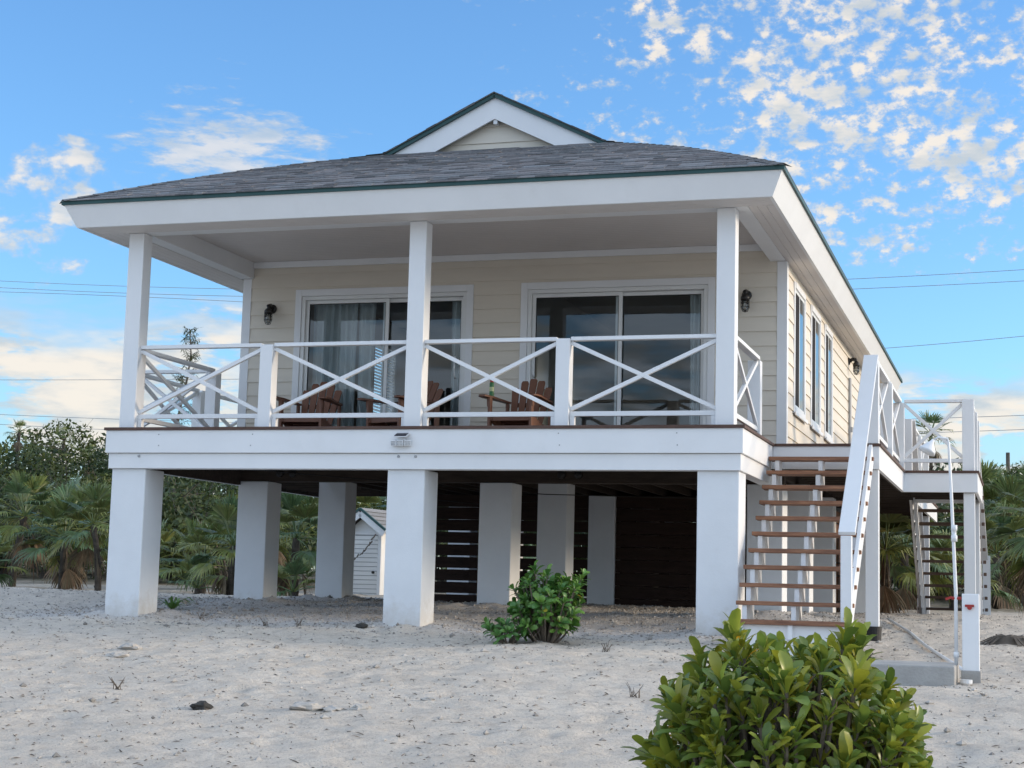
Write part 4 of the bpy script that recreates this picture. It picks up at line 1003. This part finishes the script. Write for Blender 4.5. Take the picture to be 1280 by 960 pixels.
def rosette_shrub(name, label, loc, rx, rz_, stems, L, wd, mat, seed, tones, nleaf=(9,14), spread=(.25,1.2), inner=.4, extra=(), low=1.45):
    rnd = random.Random(seed); t = thing(name, label, 'shrub', loc); bb = MB(); lb = MB(); lb.smooth = True
    tips = []
    for k in range(stems):
        a = k*2.39996+rnd.uniform(-.3,.3); zu = 1-low*(k+.5)/stems; hu = math.sqrt(max(0, 1-zu*zu)); q = 1/((abs(zu)**2.8+hu**2.8)**(1/2.8))
        rr_ = rnd.uniform(.88,1.07) if rnd.random() > inner else rnd.uniform(.5,.85)
        tips.append((Vector((math.cos(a)*hu*q*rx*rr_, math.sin(a)*hu*q*rx*rr_, max(.05, rz_*.54+zu*q*rz_*.46*rr_))), rnd.random()))
    tips += [(Vector(q), .9) for q in extra]
    for tip, yy in tips:
        base = Vector((tip.x*.12, tip.y*.12, 0)); mid = base.lerp(tip, .6)+Vector((rnd.uniform(-.03,.03),rnd.uniform(-.03,.03),-.06*rz_)); ax = (tip-Vector((0,0,rz_*.45))).normalized()*.65+Vector((0,0,.55))
        ax.normalize(); bb.tube([base+Vector((0,0,-.08)), mid, tip, tip+ax*L*.35], [.012,.009,.007,.005], 5)
        if rnd.random() < .25: bb.tube([mid, mid+(tip-mid)*.5+Vector((rnd.uniform(-.08,.08),rnd.uniform(-.08,.08),.02)), mid+(tip-mid)*.9+Vector((rnd.uniform(-.14,.14),rnd.uniform(-.14,.14),.05))], [.006,.004,.002], 4)
        Ls = rnd.uniform(.72,1.22)
        nl = rnd.randint(*nleaf); o1_ = ax.orthogonal().normalized(); o2_ = ax.cross(o1_)
        for j in range(nl):
            q = j*2.39996+rnd.uniform(-.25,.25); f = j/nl; tilt = spread[1]+(spread[0]-spread[1])*f+rnd.uniform(-.12,.12)
            rad = o1_*math.cos(q)+o2_*math.sin(q); d = ax*math.cos(tilt)+rad*math.sin(tilt)
            tn = rnd.choice(tones); g = rnd.uniform(.75,1.25); tn = (tn[0]*g, tn[1]*g, tn[2]*g)
            if rnd.random() < .007: tn = (3.6,1.5,.6)
            oleaf(lb, tip+ax*(f-.6)*L*.55, d, ax, L*Ls*rnd.uniform(.6,1.12), wd*Ls*rnd.uniform(.75,1.2), tn, rnd.uniform(.15,.5), rnd.uniform(.05,.3))
    bb.build('stems', TWIG, t); lb.build('foliage', mat, t); return t
YG = [(1,1,1),(1.35,1.15,.9),(.75,.88,1.0),(.85,.95,1.0),(1.6,1.28,.8),(.62,.78,.9),(1.2,1.1,.9)]
bx, by_ = 8.82, -10.55
rosette_shrub('beach_shrub', 'large glossy leafed beach shrub in the foreground with a few yellow leaves', (bx, by_, gz(bx,by_)), .41, .95, 280, .115, .035, LEAFB, 31, YG, (11,16), (.2,1.3), .25,
              extra=[(.50,-.18,.52),(.54,-.22,.44),(.46,-.3,.48),(-.20,.1,1.0),(-.16,.0,.97),(.22,.05,.98),(.18,.0,1.0)])
rosette_shrub('beach_shrub', 'bright green round shrub growing in front of the inner piers', (5.22, -.85, gz(5.22,-.85)), .30, .60, 86, .115, .052, LEAFG, 32, [(1,1,1),(1.25,1.15,1),(.7,.85,1),(.85,.95,.9)], (8,13), (.4,1.5), .45, low=1.8, extra=[(.34,.0,.60),(.30,-.1,.50),(-.12,0,.66)])
rosette_shrub('beach_shrub', 'small low green shrub at the left foot of the bright round shrub', (4.90, -1.05, gz(4.9,-1.05)), .20, .16, 16, .10, .048, LEAFG, 33, [(1,1,1),(.7,.85,1)], (8,11), (.4,1.5), .3)
# strappy plant and dry sprouts
t = thing('strap_leaf_plant', 'sprawling strap leafed plant on the gravel left of the second pier', 'plant', (-.15, 1.7, gz(-.15,1.7)))
b = MB(); rr = random.Random(8)
for k in range(26):
    a = rr.uniform(0,2*PI); L = rr.uniform(.18,.42); d = Vector((math.cos(a),math.sin(a),0)); s_ = Vector((-d.y,d.x,0))*.014; p = [d*(L*f)+Vector((0,0,.42*L*math.sin(f*PI*.85)*rr.uniform(.7,1.2))) for f in (0,.33,.66,1)]
    g = rr.uniform(.7,1.4)
    for i in range(3):
        w0, w1 = (1,1,.7,.05)[i], (1,1,.7,.05)[i+1]; b.face([p[i]-s_*w0, p[i+1]-s_*w1, p[i+1]+s_*w1, p[i]+s_*w0], (g,g*.95,g*.9))
b.build('leaves', LEAFG, t)
def sprout(x, y, label, seed):
    t = thing('dry_sprout', label, 'sprout', (x, y, gz(x,y)), 0, 'dry sprouts in the sand'); rr = random.Random(seed); b = MB()
    for k in range(9):
        a = rr.uniform(0,2*PI); L = rr.uniform(.04,.11); b.tube([(rr.uniform(-.04,.04),0,-.02),(math.cos(a)*L*.4,math.sin(a)*L*.4,L*.6),(math.cos(a)*L*.7,math.sin(a)*L*.7,L)], [.004,.003,.0015], 4, cap=False)
    b.build('stalks', TWIG, t)
for i, (x, y, lb) in enumerate(((1.05,.15,'dry brown sprout on the gravel halfway between the left and middle piers'),(2.05,-.35,'thin dry twigs standing just left of the middle pier'),(2.45,-.4,'single dry stalk cluster nearest the left side of the middle pier'),(-1.9,.6,'dry tuft on the sand left of the corner pier'),
    (-.1,-2.6,'dry tuft in the open sand below the corner pier'),(6.0,-1.6,'tiny dry sprout between the green shrub and the right pier'),(3.3,-5.4,'dry sprout in the middle of the open sand'),(6.9,-4.4,'dry sprout left of the foreground shrub'))): sprout(x, y, lb, 60+i)

# ---------------------------------------------------------------- rocks, stump, litter
def rock(x, y, s, mat, label, seed, flat=.6):
    rr = random.Random(seed); b = MB(); n, m_ = 9, 14; vs = []
    for i in range(n+1):
        th = PI*i/n
        for j in range(m_):
            ph = 2*PI*j/m_; d = Vector((math.sin(th)*math.cos(ph), math.sin(th)*math.sin(ph), math.cos(th)))
            r = s*(1+.45*noise.noise(d*1.4+Vector((seed,0,0)))+.22*noise.noise(d*3.7+Vector((0,seed,0)))); vs.append(Vector((d.x*r*1.25, d.y*r, d.z*r*flat)))
    b.poly(vs, [(i*m_+j, (i+1)*m_+j, (i+1)*m_+(j+1)%m_, i*m_+(j+1)%m_) for i in range(n) for j in range(m_)])
    o = b.build('rock', mat, loc=(x, y, gz(x,y)+s*flat*.3)); o.rotation_euler = (0,0,rr.uniform(0,6)); tag(o, label, 'rock', 'loose stones on the sand')
rock(4.30,-6.0,.065, ROCKD, 'dark jagged stone alone on the open sand at the lower left', 3)
rock(5.02,-5.9,.085, ROCKL, 'pale flat stone right of the dark jagged stone', 5, .4)
rock(5.18,-5.85,.07, ROCKL, 'second pale stone in the cluster right of the dark jagged stone', 7, .4)
rock(5.34,-5.75,.06, ROCKL, 'smallest pale stone at the right end of the pale stone cluster', 8, .45)
rock(1.95,-2.9,.09, ROCKL, 'pale stone on the sand below the gap between the left and middle piers', 9, .4)
rock(2.12,-3.4,.07, ROCKL, 'bright white stone just below the pale stone near the middle pier', 10, .4)
rock(-7.6,8.4,.16, ROCKD, 'grey stone at the edge of the palms on the far left', 12)
rock(-5.2,9.4,.14, ROCKD, 'dark root like stone beside the left corner pier', 13)
rock(5.62,-5.2,.04, ROCKL, 'small pale stone in the sand right of the pale stone cluster', 14, .4)
rock(-.55,2.6,.09, ROCKL, 'pale stone at the foot of the second left pier', 15)
rock(3.1,-.25,.06, ROCKD, 'small dark stone touching the left foot of the middle pier', 16)
b = MB(); t = thing('palm_stump', 'dark low palm stump half buried in the sand right of the shower', 'stump', (9.42, 2.2, gz(9.42,2.2)))
b.lathe((0,0,-.05), [(.26,0),(.20,.08),(.15,.13),(.13,.15),(.05,.13)], 18); rr = random.Random(4)
b.v = [(x*rr.uniform(.85,1.15), y*rr.uniform(.85,1.15), z*rr.uniform(.9,1.15)) for x,y,z in b.v]
for k in range(26):
    a = rr.uniform(0,2*PI); b.bar((math.cos(a)*.17,math.sin(a)*.17,.08),(math.cos(a)*.33,math.sin(a)*.33,-.0),.02,.01)
b.build('stump_wood', BARK, t)
rr = random.Random(99); b = MB()
for i in range(10000):                                               # twigs and leaf scraps
    y = -9.4+22*rr.random()**1.15; x = rr.uniform(-9, 11.5)
    if x > 9.9 and y < -4: continue
    z = gz(x, y)+.004; a = rr.uniform(0,2*PI); L = .006+.03*rr.random()**2.2; L *= (2.2 if rr.random() < .03 else 1); u = Vector((math.cos(a),math.sin(a),rr.uniform(-.1,.35)))*L; s_ = Vector((-u.y,u.x,0)).normalized()*rr.uniform(.0015,.007)
    p = Vector((x,y,z)); b.poly([p-u-s_, p-u+s_, p+u+s_*.5, p+u-s_*.5, p+Vector((0,0,.006))], [(0,1,2,3),(0,3,4),(1,2,4)])
tag(b.build('twig_litter', TWIG), 'dark twigs and leaf scraps scattered over the sand', 'litter', kind='stuff')
b = MB(); fcs = [(0,2,4),(2,1,4),(1,3,4),(3,0,4),(2,0,5),(1,2,5),(3,1,5),(0,3,5)]
for i in range(20000):
    if rr.random() < .55: x, y = rr.uniform(-1.4, 7.6), rr.uniform(-.6, 8.3)
    else: x, y = rr.uniform(-9, 11.5), -9.4+22*rr.random()
    s_ = rr.uniform(.006,.017)*(2.1 if rr.random() < .06 else 1); z = gz(x, y)+s_*.2
    q = [rr.uniform(.6,1.3)*s_ for _ in range(6)]; g = rr.uniform(.45,1.15)
    b.poly([(x-q[0],y,z),(x+q[1],y+q[2]*.3,z),(x,y-q[3],z),(x+q[0]*.3,y+q[4],z),(x,y,z+q[5]*.7),(x,y,z-s_)], fcs, (g,g,g))
PEB = material('pebble_stone', (.48,.45,.41), .95, .3, 12, tintattr=True)
tag(b.build('gravel', PEB), 'small pale stones strewn over the sand and under the house', 'gravel', kind='stuff')

# ---------------------------------------------------------------- power lines
def wire(pts, label, r=.013):
    b = MB(); xs = np.linspace(pts[0][0], pts[-1][0], 46); c = np.polyfit([p[0] for p in pts], [p[1] for p in pts], min(2, len(pts)-1))
    b.tube([(float(x), 60+.0*x, float(np.polyval(c, x))) for x in xs], r, 4)
    tag(b.build('power_line', GREYM), label, 'power line', 'power lines crossing behind the house')
wire([(-50,14.7),(-43.29,14.31),(-28.9,13.32),(2.19,12.9),(9.75,13.07),(14,13.3)], 'highest power line, above the other wires on both sides of the house')
wire([(-50,14.3),(-43.26,13.95),(-28.87,12.98),(2.55,12.37),(9.74,12.56),(14,12.8)], 'second highest power line behind the house')
wire([(-50,13.95),(-43.24,13.6),(-28.86,12.69),(-10,11)], 'third power line from the top, left of the house only')
wire([(-6,9.3),(3.8,9.67),(9.72,10.1),(14,10.5)], 'single power line below the top pair at the right of the roof')
wire([(-50,8.9),(-42.88,8.79),(-29.1,8.66),(-16,8.6)], 'lone wire crossing the pale cloud at the left behind the porch post')
wire([(-50,7.3),(-42.74,6.93),(-36.17,6.63),(5.55,6.48),(9.67,6.52),(14,6.7)], 'upper of the two low wires just above the scrub')
wire([(-50,6.8),(-42.71,6.41),(-36.38,6.09),(5.72,5.79),(9.66,5.92),(14,6.1)], 'lowest wire just above the scrub')
b = MB(); b.tube([(8.95,60,gz(8.95,60)-.5),(8.97,60,4.9)], [.10,.085], 8)
tag(b.build('utility_pole', BARK), 'short bare wooden pole sticking out above the scrub at the right', 'pole')
